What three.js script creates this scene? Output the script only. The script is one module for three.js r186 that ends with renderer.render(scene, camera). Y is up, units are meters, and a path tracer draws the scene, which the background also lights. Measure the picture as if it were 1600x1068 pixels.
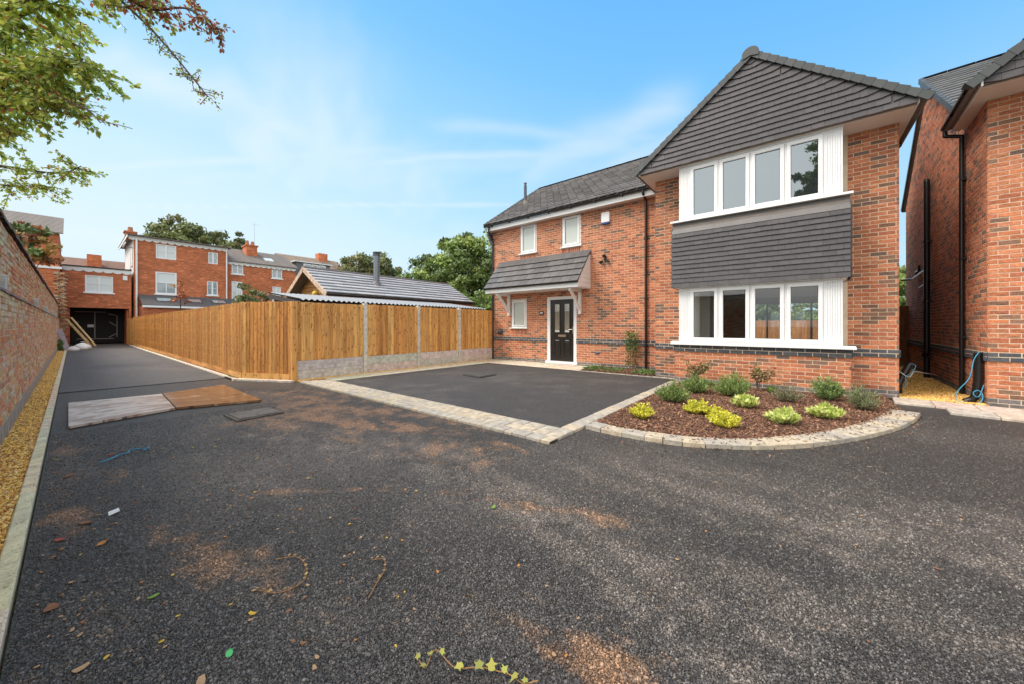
import * as THREE from 'three';
import { mergeGeometries } from 'three/addons/utils/BufferGeometryUtils.js';

// ---------------------------------------------------------------- camera, sky, sun, exposure
const scene = new THREE.Scene();
const camera = new THREE.PerspectiveCamera(87.79, 1600 / 1068, 0.05, 1200);
camera.position.set(0, 1.324, 0);
camera.rotation.y = 0.679;
camera.setViewOffset(1600, 1068, 0, 25, 1600, 1068);   // shifted lens: verticals stay upright
scene.add(camera);
const EXPOSURE = 2.35;
const renderer = new THREE.WebGLRenderer({ antialias: true });
renderer.setSize(1024, 683);
renderer.toneMapping = THREE.LinearToneMapping;
renderer.toneMappingExposure = EXPOSURE;
renderer.shadowMap.enabled = true;
const sun = new THREE.DirectionalLight(new THREE.Color(1, 0.91, 0.82), 1.8);
sun.position.set(-26, 40, 17);
sun.target.position.set(-3, 0, -6);
sun.castShadow = true;
sun.shadow.radius = 50;
sun.shadow.mapSize.set(2048, 2048);
Object.assign(sun.shadow.camera, { left: -45, right: 30, top: 40, bottom: -40, near: 1, far: 140 });
scene.add(sun, sun.target);

// ---------------------------------------------------------------- random numbers and noise
function rng(seed) { let a = seed >>> 0; return () => { a = (a + 0x6D2B79F5) | 0; let t = Math.imul(a ^ (a >>> 15), 1 | a); t = (t + Math.imul(t ^ (t >>> 7), 61 | t)) ^ t; return ((t ^ (t >>> 14)) >>> 0) / 4294967296; }; }
const R0 = rng(7);
const rr = (a, b, r = R0) => a + (b - a) * r();
const clamp = (x, a = 0, b = 1) => Math.min(b, Math.max(a, x));
const sm = (a, b, x) => { const t = clamp((x - a) / (b - a)); return t * t * (3 - 2 * t); };
const mix = (a, b, t) => a + (b - a) * t;
const mix3 = (a, b, t) => [mix(a[0], b[0], t), mix(a[1], b[1], t), mix(a[2], b[2], t)];
function h2(x, y, s = 0) { let n = Math.imul(x, 374761393) + Math.imul(y, 668265263) + Math.imul(s, 1274126177); n = Math.imul(n ^ (n >>> 13), 1274126177); n ^= n >>> 16; return (n >>> 0) / 4294967296; }
function vnoise(x, y, px = 0, py = 0, s = 0) {
  const xi = Math.floor(x), yi = Math.floor(y), fx = x - xi, fy = y - yi, u = fx * fx * (3 - 2 * fx), v = fy * fy * (3 - 2 * fy);
  const w = (a, p) => (p ? ((a % p) + p) % p : a);
  const a = h2(w(xi, px), w(yi, py), s), b = h2(w(xi + 1, px), w(yi, py), s), c = h2(w(xi, px), w(yi + 1, py), s), d = h2(w(xi + 1, px), w(yi + 1, py), s);
  return mix(mix(a, b, u), mix(c, d, u), v);
}
function fbm(x, y, o = 4, px = 0, py = 0, s = 0) { let t = 0, a = 0.5, n = 0; for (let i = 0; i < o; i++) { t += a * vnoise(x, y, px, py, s + i * 17); n += a; x *= 2; y *= 2; px *= 2; py *= 2; a *= 0.5; } return t / n; }

// ---------------------------------------------------------------- sky (air and thin cloud only)
{
  const W = 1024, H = 512, d = new Float32Array(W * H * 4);
  const s = Math.sin(0.679), c = Math.cos(0.679);
  const stops = [[-90, [0.60, 0.70, 0.76]], [0, [0.66, 0.85, 0.96]], [10, [0.55, 0.80, 0.96]], [22, [0.38, 0.69, 0.96]], [36, [0.205, 0.545, 0.95]], [52, [0.12, 0.42, 0.90]], [90, [0.06, 0.29, 0.75]]];
  const grad = (e) => { for (let i = 1; i < stops.length; i++) if (e <= stops[i][0]) return mix3(stops[i - 1][1], stops[i][1], (e - stops[i - 1][0]) / (stops[i][0] - stops[i - 1][0])); return stops[6][1]; };
  for (let j = 0; j < H; j++) for (let i = 0; i < W; i++) {
    const lat = ((j + 0.5) / H - 0.5) * Math.PI, lon = ((i + 0.5) / W - 0.5) * 2 * Math.PI;
    const x = Math.cos(lat) * Math.cos(lon), y = Math.sin(lat), z = Math.cos(lat) * Math.sin(lon);
    const fwd = -x * s - z * c, side = x * c - z * s;
    const az = Math.atan2(side, fwd), el = lat * 57.2958;
    let k = grad(el + 13 * Math.sin(az) * sm(-0.2, 0.3, Math.cos(az) + 0.2));
    // thin high cloud, drawn out in streaks
    const q = Math.max(y, 0.02) + 0.12, cx = x / q, cz = z / q;
    const ax = cx * 0.94 + cz * 0.34, bz = -cx * 0.34 + cz * 0.94;
    let cl = sm(0.5, 0.78, fbm(ax * 0.55 + 9, bz * 1.5 + 4, 6)) * 0.55 * (0.6 + 0.8 * fbm(ax * 2.5, bz * 9, 4, 0, 0, 5)) * sm(-2, 8, el);
    const lo = sm(0.42, 0.75, fbm(az * 2.2 + 40, el * 0.09 + 3, 4));
    cl = Math.max(cl, lo * 0.3 * sm(34, 4, el));
    if (fwd > 0.12) {                      // trails and long wisps in the part of the sky ahead
      const X = side / fwd, Y = y / fwd;
      const streak = (x0, y0, x1, y1, w, a, seed) => {
        const t = (X - x0) / (x1 - x0), yy = mix(y0, y1, t) + (fbm(X * 5, seed, 3) - 0.5) * w * 1.2, e = Math.abs(Y - yy) / (w * (0.7 + 0.6 * fbm(X * 3, seed + 5, 2)));
        return a * Math.exp(-e * e) * sm(-0.15, 0.1, t) * sm(1.15, 0.85, t) * (0.55 + 0.6 * fbm(X * 9, Y * 30 + seed, 3));
      };
      cl = Math.max(cl, streak(-1.5, 0.42, -0.3, 0.50, 0.012, 0.5, 3), streak(-0.55, 0.455, 0.42, 0.50, 0.016, 0.42, 13), streak(-1.2, 0.333, 0.02, 0.342, 0.005, 0.5, 23), streak(-1.25, 0.78, -0.35, 0.45, 0.085, 0.5, 33), streak(-1.6, 0.30, -0.5, 0.17, 0.03, 0.5, 43), streak(0.05, 0.42, 0.5, 0.62, 0.06, 0.42, 53), streak(-0.9, 0.62, -0.1, 0.44, 0.02, 0.3, 63), streak(-1.0, 0.40, 0.25, 0.47, 0.03, 0.28, 73), streak(-0.2, 0.56, 0.45, 0.52, 0.02, 0.3, 83));
    }
    const back = Math.max(sm(0.15, -0.5, fwd), sm(46, 72, el)) * sm(-2, 6, el);   // the cloud bank that the upper windows mirror
    if (back > 0) cl = mix(cl, 0.6 + 0.4 * fbm(ax * 0.8 + 3, bz * 1.1 + 8, 5), back);
    k = mix3(k, mix3([0.86, 0.92, 0.97], [2.05, 1.97, 1.84], back), clamp(cl));
    const o = (j * W + i) * 4;
    for (let n = 0; n < 3; n++) d[o + n] = k[n] / EXPOSURE * 1.09;
    d[o + 3] = 1;
  }
  const t = new THREE.DataTexture(d, W, H, THREE.RGBAFormat, THREE.FloatType);
  t.mapping = THREE.EquirectangularReflectionMapping; t.magFilter = t.minFilter = THREE.LinearFilter; t.wrapS = THREE.RepeatWrapping; t.needsUpdate = true;
  scene.background = t; scene.environment = t;
}

// ---------------------------------------------------------------- textures
function tex(w, h, fn, color = true, rep = 1, repY = rep) {
  const d = new Uint8Array(w * h * 4), enc = (v) => { v = clamp(v); return 255 * (color ? (v <= 0.0031308 ? v * 12.92 : 1.055 * Math.pow(v, 1 / 2.4) - 0.055) : v); };
  for (let j = 0; j < h; j++) for (let i = 0; i < w; i++) { const c = fn(i, j), o = (j * w + i) * 4; if (c.length) { d[o] = enc(c[0]); d[o + 1] = enc(c[1]); d[o + 2] = enc(c[2]); } else d[o] = d[o + 1] = d[o + 2] = enc(c); d[o + 3] = 255; }
  const t = new THREE.DataTexture(d, w, h, THREE.RGBAFormat); if (color) t.colorSpace = THREE.SRGBColorSpace;
  t.wrapS = t.wrapT = THREE.RepeatWrapping; t.magFilter = THREE.LinearFilter; t.minFilter = THREE.LinearMipmapLinearFilter; t.generateMipmaps = true; t.repeat.set(rep, repY); t.needsUpdate = true; return t;
}
const pair = (w, h, fn, rep, repY = rep) => { const c = [], b = []; for (let j = 0; j < h; j++) for (let i = 0; i < w; i++) { const r = fn(i, j); c.push(r[0]); b.push(r[1]); } return [tex(w, h, (i, j) => c[j * w + i], true, rep, repY), tex(w, h, (i, j) => b[j * w + i], false, rep, repY)]; };
// fired clay: mottled, dragged and pitted (1 tile = 0.9 m)
const T_brick = pair(512, 512, (i, j) => {
  const a = fbm(i / 64, j / 32, 5, 8, 16, 1), f = fbm(i / 8, j / 6, 3, 64, 85, 2), p = fbm(i / 22, j / 5, 3, 23, 102, 5);
  const pit = sm(0.70, 0.80, f), pale = sm(0.66, 0.78, fbm(i / 12, j / 9, 3, 43, 57, 8));
  let v = 0.62 + 0.5 * (a - 0.5) + 0.45 * (f - 0.5) + 0.35 * (p - 0.5) - 0.35 * pit;
  return [[v + 0.22 * pale, v * (1 - 0.05 * a) + 0.25 * pale, v * (1 - 0.08 * a) + 0.25 * pale], clamp(0.55 + 0.6 * (f - 0.5) + 0.4 * (p - 0.5) - 0.5 * pit)];
}, 1 / 0.9);
// plain fine mineral grain (1 tile = 1 m): mortar, concrete, render, tiles
const T_grain = pair(512, 512, (i, j) => { const a = fbm(i / 64, j / 64, 5, 8, 8, 31), f = h2(i, j, 3) * 0.6 + h2(i >> 1, j >> 1, 4) * 0.4; const v = 0.74 + 0.3 * (a - 0.5) + 0.16 * (f - 0.5); return [[v, v, v], clamp(0.5 + 0.5 * (a - 0.5) + 0.5 * (f - 0.5))]; }, 1);
// stained cast concrete and tumbled stone (1 tile = 1 m)
const T_stone = pair(512, 512, (i, j) => { const a = fbm(i / 90, j / 60, 5, 0, 0, 41), b = fbm(i / 32, j / 32, 4, 16, 16, 45), f = h2(i, j, 9); const pit = sm(0.66, 0.74, fbm(i / 5, j / 5, 2, 0, 0, 48)); const v = 0.72 + 0.5 * (b - 0.5) + 0.12 * (f - 0.5) - 0.25 * pit; return [[v, v * 0.985, v * (0.90 + 0.07 * a)], clamp(0.6 + 0.6 * (b - 0.5) + 0.3 * (f - 0.5) - 0.5 * pit)]; }, 1);
// softwood, grain along v, with knots (1 tile = 1.28 m across, 2.56 m along)
const T_wood = (() => {
  const W = 1024, Hh = 1024, r = rng(99), knots = [];
  for (let k = 0; k < 150; k++) knots.push([r() * W, r() * Hh, 3 + r() * 5.5]);
  return pair(W, Hh, (i, j) => {
    let sx = 0, kn = 0, halo = 0;
    for (const [kx, ky, kr] of knots) { let dx = i - kx, dy = (j - ky) * 1.25; if (dx > W / 2) dx -= W; if (dx < -W / 2) dx += W; if (Math.abs(dx) > 60 || Math.abs(dy) > 90) continue; const q = Math.hypot(dx, dy * 0.62) / kr; if (q < 5) { sx += dx * 0.7 * Math.exp(-q * q * 0.16); } kn = Math.max(kn, sm(1.1, 0.55, q)); halo = Math.max(halo, sm(2.6, 0.9, q)); }
    const g = fbm((i - sx) / 7, j / 160, 4, 0, 6, 51), g2 = fbm((i - sx) / 2.2, j / 60, 2, 0, 17, 55), bl = fbm(i / 60, j / 220, 3, 17, 5, 58);
    const line = sm(0.56, 0.72, g);
    let v = 0.72 + 0.55 * (bl - 0.5) - 0.26 * line + 0.2 * (g2 - 0.5);
    let c = [v, v * (0.985 - 0.10 * line), v * (0.96 - 0.22 * line)];
    c = mix3(c, [0.36, 0.22, 0.12], halo * 0.5); c = mix3(c, [0.12, 0.055, 0.03], kn * 0.9);
    return [c, clamp(0.6 - 0.3 * line + 0.25 * (g2 - 0.5) - 0.25 * kn)];
  }, 1 / 1.28, 1 / 2.56);
})();
// rolled macadam: stones set in binder (1 tile = 1.7 m)
const T_mac = (() => {
  const N = 2048, G = 150, cell = N / G, cols = new Float32Array(G * G), px = new Float32Array(G * G), py = new Float32Array(G * G), sz = new Float32Array(G * G), r = rng(21);
  for (let k = 0; k < G * G; k++) { px[k] = r(); py[k] = r(); cols[k] = r(); sz[k] = 0.34 + 0.3 * r(); }
  return pair(N, N, (i, j) => {
    const gx = i / cell, gy = j / cell, ix = Math.floor(gx), iy = Math.floor(gy); let d1 = 9, d2 = 9, b = 0;
    for (let m = -1; m <= 1; m++) for (let n = -1; n <= 1; n++) { const xx = (ix + n + G) % G, yy = (iy + m + G) % G, k = yy * G + xx; const dx = ix + n + px[k] - gx, dy = iy + m + py[k] - gy, q = Math.hypot(dx * (0.8 + 0.4 * cols[k]), dy * (1.2 - 0.4 * cols[k])) / (0.6 + sz[k]); if (q < d1) { d2 = d1; d1 = q; b = k; } else if (q < d2) d2 = q; }
    const e = sm(0.02, 0.22, d2 - d1), g = h2(i, j, 5), st = cols[b];
    const v = mix(0.10, 0.36 + 0.6 * st * st, e) + 0.12 * (g - 0.5);
    const warm = st > 0.93 ? 0.12 : 0;
    return [[v * (1.0 + warm), v * 0.985, v * (0.975 - warm)], clamp(e * (0.55 + 0.35 * h2(b, 3, 7)) + 0.1 * (g - 0.5))];
  }, 1 / 1.7);
})();
const T_far = pair(512, 512, (i, j) => {             // weathered brickwork too far off to pick the bricks apart (1 tile = 6 m)
  const a = fbm(i / 16, j / 5, 4, 32, 102, 12), b = fbm(i / 90, j / 70, 4, 0, 0, 14), f = h2(i >> 1, j, 15), k = 0.60 + 0.5 * (a - 0.5) + 0.35 * (b - 0.5) + 0.22 * (f - 0.5), pale = sm(0.66, 0.76, a) * 0.25;
  return [[k + pale, k * 0.96 + pale * 0.8, k * 0.93 + pale * 0.8], clamp(0.5 + 0.5 * (a - 0.5) + 0.3 * (f - 0.5))];
}, 1 / 6);

const std = (c, rough, extra = {}) => new THREE.MeshStandardMaterial({ color: new THREE.Color().setRGB(...c), roughness: rough, ...extra });
const phy = (c, rough, extra = {}) => new THREE.MeshPhysicalMaterial({ color: new THREE.Color().setRGB(...c), roughness: rough, ...extra });
const surf = (T, c, rough, bump = 0.002, extra = {}) => std(c, rough, { map: T[0], bumpMap: T[1], bumpScale: bump, ...extra });
const VC = { vertexColors: true };
const M = {
  brickVC: surf(T_brick, [1, 1, 1], 0.9, 0.0025, VC), mortar: surf(T_grain, [0.84, 0.66, 0.48], 0.95, 0.002),
  grainVC: surf(T_grain, [1, 1, 1], 0.8, 0.001, VC), stoneVC: surf(T_stone, [1, 1, 1], 0.85, 0.003, VC), woodVC: surf(T_wood, [1, 1, 1], 0.8, 0.0015, VC),
  farBrick: surf(T_far, [0.80, 0.265, 0.115], 0.9, 0.004), white: std([0.80, 0.80, 0.79], 0.38), whiteMatt: std([0.78, 0.77, 0.74], 0.75), clad: std([0.80, 0.80, 0.79], 0.45),
  soffit: std([0.74, 0.66, 0.60], 0.6), black: std([0.012, 0.011, 0.011], 0.32), gasket: std([0.02, 0.02, 0.02], 0.6), lead: surf(T_grain, [0.20, 0.185, 0.178], 0.55, 0.002),
  glass: phy([0.93, 0.96, 0.95], 0.0, { transmission: 1, thickness: 0, ior: 1.85 }), coated: phy([0.225, 0.255, 0.275], 0.015, { metalness: 0.92 }),
  frost: phy([0.50, 0.54, 0.50], 0.25, { clearcoat: 0.6, clearcoatRoughness: 0.1 }), room: std([0.82, 0.81, 0.78], 0.9), dim: std([0.30, 0.24, 0.2], 0.8), floor: std([0.30, 0.22, 0.16], 0.5),
  doorBlack: surf(T_wood, [0.020, 0.017, 0.016], 0.34, 0.0012), chrome: std([0.62, 0.62, 0.60], 0.25, { metalness: 1 }), steel: std([0.45, 0.46, 0.47], 0.35, { metalness: 0.9 }),
  slateFar: surf(T_grain, [0.26, 0.22, 0.19], 0.75, 0.004), tileFar: surf(T_grain, [0.30, 0.17, 0.12], 0.8, 0.004), blue: std([0.02, 0.05, 0.2], 0.3), bark: surf(T_wood, [0.16, 0.11, 0.08], 0.9, 0.008),
  leafThin: phy([1, 1, 1], 0.65, { transmission: 0.5, thickness: 0, vertexColors: true, side: THREE.DoubleSide }), leaf: phy([1, 1, 1], 0.7, { transmission: 0.32, thickness: 0, vertexColors: true, side: THREE.DoubleSide }), blueRope: std([0.05, 0.32, 0.5], 0.6), whiteRope: std([0.7, 0.7, 0.68], 0.6),
};

// ---------------------------------------------------------------- mesh building
const V = (x, y, z) => new THREE.Vector3(x, y, z);
class MB {
  constructor() { this.p = []; this.n = []; this.u = []; this.c = []; }
  tri(a, b, c, col, ua, ub, uc) { const n = V().subVectors(b, a).cross(V().subVectors(c, a)).normalize(); for (const q of [a, b, c]) { this.p.push(q.x, q.y, q.z); this.n.push(n.x, n.y, n.z); this.c.push(...(col || [1, 1, 1])); } this.u.push(...(ua || [0, 0]), ...(ub || [1, 0]), ...(uc || [1, 1])); }
  quad(a, b, c, d, col, uo = [0, 0], rot = false) {
    const w = a.distanceTo(b), h = a.distanceTo(d), U = (s, t) => (rot ? [uo[0] + t, uo[1] + s] : [uo[0] + s, uo[1] + t]);
    this.tri(a, b, c, col, U(0, 0), U(w, 0), U(w, h)); this.tri(a, c, d, col, U(0, 0), U(w, h), U(0, h));
  }
  hexa(p, col, uo, rot) { // p: 8 corners, 0-3 front loop, 4-7 back loop
    this.quad(p[0], p[1], p[2], p[3], col, uo, rot); this.quad(p[5], p[4], p[7], p[6], col, uo, rot); this.quad(p[4], p[0], p[3], p[7], col, uo, rot); this.quad(p[1], p[5], p[6], p[2], col, uo, rot); this.quad(p[3], p[2], p[6], p[7], col, uo, rot); this.quad(p[4], p[5], p[1], p[0], col, uo, rot); return this;
  }
  box(x0, x1, y0, y1, z0, z1, col, uo, rot) { return this.hexa([V(x0, y0, z1), V(x1, y0, z1), V(x1, y1, z1), V(x0, y1, z1), V(x0, y0, z0), V(x1, y0, z0), V(x1, y1, z0), V(x0, y1, z0)], col, uo, rot); }
  bar(a, b, w, h, col, up = V(0, 1, 0)) { const d = V().subVectors(b, a).normalize(); let s = V().crossVectors(d, up); if (s.lengthSq() < 1e-6) s = V(1, 0, 0); s.normalize(); const t = V().crossVectors(s, d).normalize(); s.multiplyScalar(w / 2); t.multiplyScalar(h / 2); const q = (o, i, j) => o.clone().addScaledVector(s, i).addScaledVector(t, j); return this.hexa([q(a, -1, -1), q(a, 1, -1), q(a, 1, 1), q(a, -1, 1), q(b, -1, -1), q(b, 1, -1), q(b, 1, 1), q(b, -1, 1)], col); }
  poly(pts, w0, w1, map, col, uo = [0, 0]) { // pts: [u,v]; w0/w1: numbers or functions of (u,v); fan from centre
    const f = (w, q) => map(q[0], q[1], typeof w === 'function' ? w(q[0], q[1]) : w), n = pts.length, c = [0, 0]; for (const q of pts) { c[0] += q[0] / n; c[1] += q[1] / n; }
    for (let i = 0; i < n; i++) { const a = pts[i], b = pts[(i + 1) % n], U = (q) => [uo[0] + q[0], uo[1] + q[1]]; this.tri(f(w1, c), f(w1, a), f(w1, b), col, U(c), U(a), U(b)); this.tri(f(w0, c), f(w0, b), f(w0, a), col, U(c), U(b), U(a)); this.quad(f(w0, a), f(w0, b), f(w1, b), f(w1, a), col, uo); } return this;
  }
  geo(g, m, col) { g = g.index ? g.toNonIndexed() : g.clone(); if (m) g.applyMatrix4(m); const k = g.attributes.position.count; for (const q of g.attributes.position.array) this.p.push(q); for (const q of g.attributes.normal.array) this.n.push(q); if (g.attributes.uv) for (const q of g.attributes.uv.array) this.u.push(q); else for (let i = 0; i < k * 2; i++) this.u.push(0); for (let i = 0; i < k; i++) this.c.push(...(col || [1, 1, 1])); return this; }
  tube(pts, r, col, seg = 8, steps = 0) { return this.geo(new THREE.TubeGeometry(pts.length > 2 ? new THREE.CatmullRomCurve3(pts, false, 'centripetal') : new THREE.LineCurve3(pts[0], pts[1]), steps || Math.max(1, (pts.length - 1) * 4), r, seg, false), null, col); }
  poles(pts, r, col, seg = 10) { for (let i = 0; i + 1 < pts.length; i++) { this.cone(pts[i], pts[i + 1], r, r, seg, col); if (i) this.geo(new THREE.SphereGeometry(r, seg, 6), new THREE.Matrix4().setPosition(pts[i]), col); } return this; }
  cone(a, b, ra, rb, seg = 8, col) { const d = V().subVectors(b, a), L = d.length(); const g = new THREE.CylinderGeometry(rb, ra, L, seg, 1); const m = new THREE.Matrix4().compose(V().addVectors(a, b).multiplyScalar(0.5), new THREE.Quaternion().setFromUnitVectors(V(0, 1, 0), d.normalize()), V(1, 1, 1)); return this.geo(g, m, col); }
  get empty() { return !this.p.length; }
  build() { const g = new THREE.BufferGeometry(); g.setAttribute('position', new THREE.Float32BufferAttribute(this.p, 3)); g.setAttribute('normal', new THREE.Float32BufferAttribute(this.n, 3)); g.setAttribute('uv', new THREE.Float32BufferAttribute(this.u, 2)); g.setAttribute('color', new THREE.Float32BufferAttribute(this.c, 3)); return g; }
}
const taken = {};
const numbered = (n) => { taken[n] = (taken[n] ?? -1) + 1; return taken[n] ? `${n}_${String(taken[n]).padStart(3, '0')}` : n; };
const shadow = (m) => { m.castShadow = m.receiveShadow = true; return m; };
const BASE = new Map();
function thing(name, label, category, pos = [0, 0, 0], turn = 0, group) { const o = new THREE.Group(); o.name = numbered(name); o.position.set(...pos); o.rotation.y = turn; o.userData = { label, category }; if (group) o.userData.group = group; scene.add(o); o.updateMatrixWorld(true); return o; }
// a part: geometry given in world metres for things without turn, or local metres when loc = true
function part(name, mb, mat, parent, loc = false) {
  const g = mb.isBufferGeometry ? mb : mb.build();
  const m = shadow(new THREE.Mesh(g, mat)); m.name = name;
  if (!loc) { let x = 0, y = 0, z = 0, o = parent; while (o) { x += o.position.x; y += o.position.y; z += o.position.z; o = o.parent; } m.position.set(-x, -y, -z); }
  parent.add(m); return m;
}
function single(name, mb, mat, label, category, group, kind) { // a thing that is one mesh; its origin goes to its base
  const g = mb.isBufferGeometry ? mb : mb.build(); g.computeBoundingBox(); const b = g.boundingBox, c = [(b.min.x + b.max.x) / 2, b.min.y, (b.min.z + b.max.z) / 2]; g.translate(-c[0], -c[1], -c[2]);
  const m = shadow(new THREE.Mesh(g, mat)); m.name = numbered(name); m.position.set(...c); m.userData = kind ? { kind, label } : { label, category }; if (group) m.userData.group = group; scene.add(m); return m;
}
function struct(name, mb, mat, label) { const m = shadow(new THREE.Mesh(mb.isBufferGeometry ? mb : mb.build(), mat)); m.name = numbered(name); m.userData = { kind: 'structure' }; if (label) m.userData.label = label; scene.add(m); return m; }
const eye = camera.position;
// lays many alike pieces under a parent: the nearest `most` as meshes of their own, the rest joined
const matCache = new Map();
function tint(base, c) { const k = base.uuid + c.map((v) => v.toFixed(3)).join(); if (!matCache.has(k)) { const m = base.clone(); m.vertexColors = false; m.color.setRGB(...c); matCache.set(k, m); } return matCache.get(k); }
function lay(name, restName, list, base, parent, most = 300) { // list: {g, m, c}
  const inv = new THREE.Matrix4().copy(parent.matrixWorld).invert(), e = eye.clone().applyMatrix4(inv), q = V();
  for (const k of list) k.d = q.setFromMatrixPosition(k.m).distanceTo(e);
  list.sort((a, b) => a.d - b.d);
  const mb = new MB();
  list.forEach((k, i) => { if (i < most) { const m = shadow(new THREE.Mesh(k.g, tint(base, k.c))); m.name = name; m.applyMatrix4(k.m); parent.add(m); } else mb.geo(k.g, k.m, k.c); });
  if (!mb.empty) { const m = part(restName, mb, base, parent, true); m.userData.kind = 'stuff'; }
}
// a block with chamfered front edges: u 0..l, v 0..h, front at w = 0, back at w = -d
const blocks = new Map();
function block(l, h, d, variant = 0, ch = 0.004) {
  const k = [l.toFixed(3), h.toFixed(3), d.toFixed(3), variant, ch].join(); if (blocks.has(k)) return blocks.get(k);
  const r = rng(variant * 31 + 5), uo = [r() * 5, r() * 5], mb = new MB(), P = (x, y, z) => V(x, y, z), c = ch;
  const f = [P(c, c, 0), P(l - c, c, 0), P(l - c, h - c, 0), P(c, h - c, 0)], m = [P(0, 0, -c), P(l, 0, -c), P(l, h, -c), P(0, h, -c)], b = [P(0, 0, -d), P(l, 0, -d), P(l, h, -d), P(0, h, -d)];
  mb.quad(f[0], f[1], f[2], f[3], null, uo); for (let i = 0; i < 4; i++) { const j = (i + 1) % 4; mb.quad(m[i], m[j], f[j], f[i], null, uo); mb.quad(b[i], b[j], m[j], m[i], null, uo); }
  const g = mb.build(); blocks.set(k, g); return g;
}
const basis = (o, u, w) => new THREE.Matrix4().makeBasis(u, V(0, 1, 0), w).setPosition(o);

// ---------------------------------------------------------------- brickwork
const RED = [[0.78, 0.285, 0.13], [0.72, 0.25, 0.115], [0.84, 0.335, 0.165], [0.67, 0.22, 0.105], [0.75, 0.30, 0.16], [0.81, 0.305, 0.15], [0.62, 0.21, 0.11]];
const DARK = [[0.32, 0.19, 0.125], [0.38, 0.205, 0.13], [0.26, 0.16, 0.12], [0.44, 0.215, 0.13], [0.35, 0.175, 0.11]];
const BLUE = [[0.105, 0.115, 0.135], [0.125, 0.135, 0.15], [0.09, 0.10, 0.12]];
const PLINTH = [[0.22, 0.21, 0.21], [0.27, 0.25, 0.25], [0.19, 0.185, 0.19], [0.30, 0.27, 0.26]];
const SOLD = [[0.68, 0.20, 0.10], [0.36, 0.17, 0.10], [0.72, 0.24, 0.13], [0.52, 0.155, 0.08]];
// wall face in (u, v, w): rows of 65 mm bricks in 10 mm joints; openings and soldier courses cut in; returns {g, m, c}
function bricks(mat, W, rows, { open = [], soldier = [], plinth = 2, band = [10, 11], seed = 1, span, darkness = 0.2, shift = 0, row0 = 0 }) {
  const r = rng(seed), out = [], pick = (a) => a[Math.floor(r() * a.length)];
  const place = (u, v, l, h, c, proud) => { const full = Math.abs(l - 0.215) < 0.002; const m = new THREE.Matrix4().makeTranslation(u, v, proud + (r() - 0.5) * 0.003).premultiply(mat); out.push({ g: block(full ? 0.215 : Math.round(l * 200) / 200, h, 0.03, Math.floor(r() * 8)), m, c }); };
  for (let i = row0; i < rows; i++) {
    const v = i * 0.075 + 0.005, vc = v + 0.0325, sp = span ? span(vc) : [0, W]; if (!sp || sp[1] - sp[0] < 0.05) continue;
    const isB = band.includes(i), isP = i < plinth;
    let runs = [[sp[0], sp[1]]];
    for (const o of [...open, ...soldier]) if (vc > o[2] && vc < o[3]) runs = runs.flatMap(([a, b]) => (o[1] <= a || o[0] >= b ? [[a, b]] : [[a, o[0]], [o[1], b]].filter(([p, q]) => q - p > 0.02)));
    for (const [a, b] of runs) {
      let k = Math.floor((a - shift - (i % 2) * 0.1125) / 0.225);
      for (; ; k++) {
        const s0 = k * 0.225 + shift + (i % 2) * 0.1125; if (s0 >= b) break;
        const p = Math.max(s0, a), q = Math.min(s0 + 0.215, b); if (q - p < 0.03) continue;
        const clump = vnoise(k * 0.35, i * 0.3, 0, 0, seed), dk = r() < darkness * (0.35 + 1.5 * clump * clump * 1.6);
        const fl = 0.9 + 0.1 * Math.round(2.2 * fbm(k * 0.06 + 3, i * 0.05 + seed, 3)); place(p, v, q - p, 0.065, (isB ? pick(BLUE) : isP ? pick(PLINTH) : dk ? pick(DARK) : pick(RED)).map((c) => c * fl), isB ? 0.022 : 0);
      }
    }
  }
  for (const [a, b, v0, v1] of soldier) { const n = Math.round((b - a) / 0.075), st = (b - a) / n; for (let k = 0; k < n; k++) place(a + k * st + 0.005, v0 + 0.005, st - 0.01, v1 - v0 - 0.01, pick(SOLD), 0.001); }
  return out;
}
// the bed of mortar behind it, with real openings
function backing(mb, mat, outline, open, thick = 0.28, z = -0.004) {
  const s = new THREE.Shape(outline.map(([a, b]) => new THREE.Vector2(a, b)));
  for (const [a, b, c, d] of open) { const h = new THREE.Path(); h.moveTo(a, c); h.lineTo(a, d); h.lineTo(b, d); h.lineTo(b, c); h.closePath(); s.holes.push(h); }
  const g = new THREE.ExtrudeGeometry(s, { depth: thick, bevelEnabled: false }); g.translate(0, 0, -thick + z); mb.geo(g, mat);
}
// mortar between the projecting blue bricks, runs of [from, to] along the wall
function bandBed(mb, mat, runs) { for (const [a, b] of runs) { const g = new THREE.BoxGeometry(b - a, 0.142, 0.02); g.translate((a + b) / 2, 0.826, 0.0085); mb.geo(g, mat); } }
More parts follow.
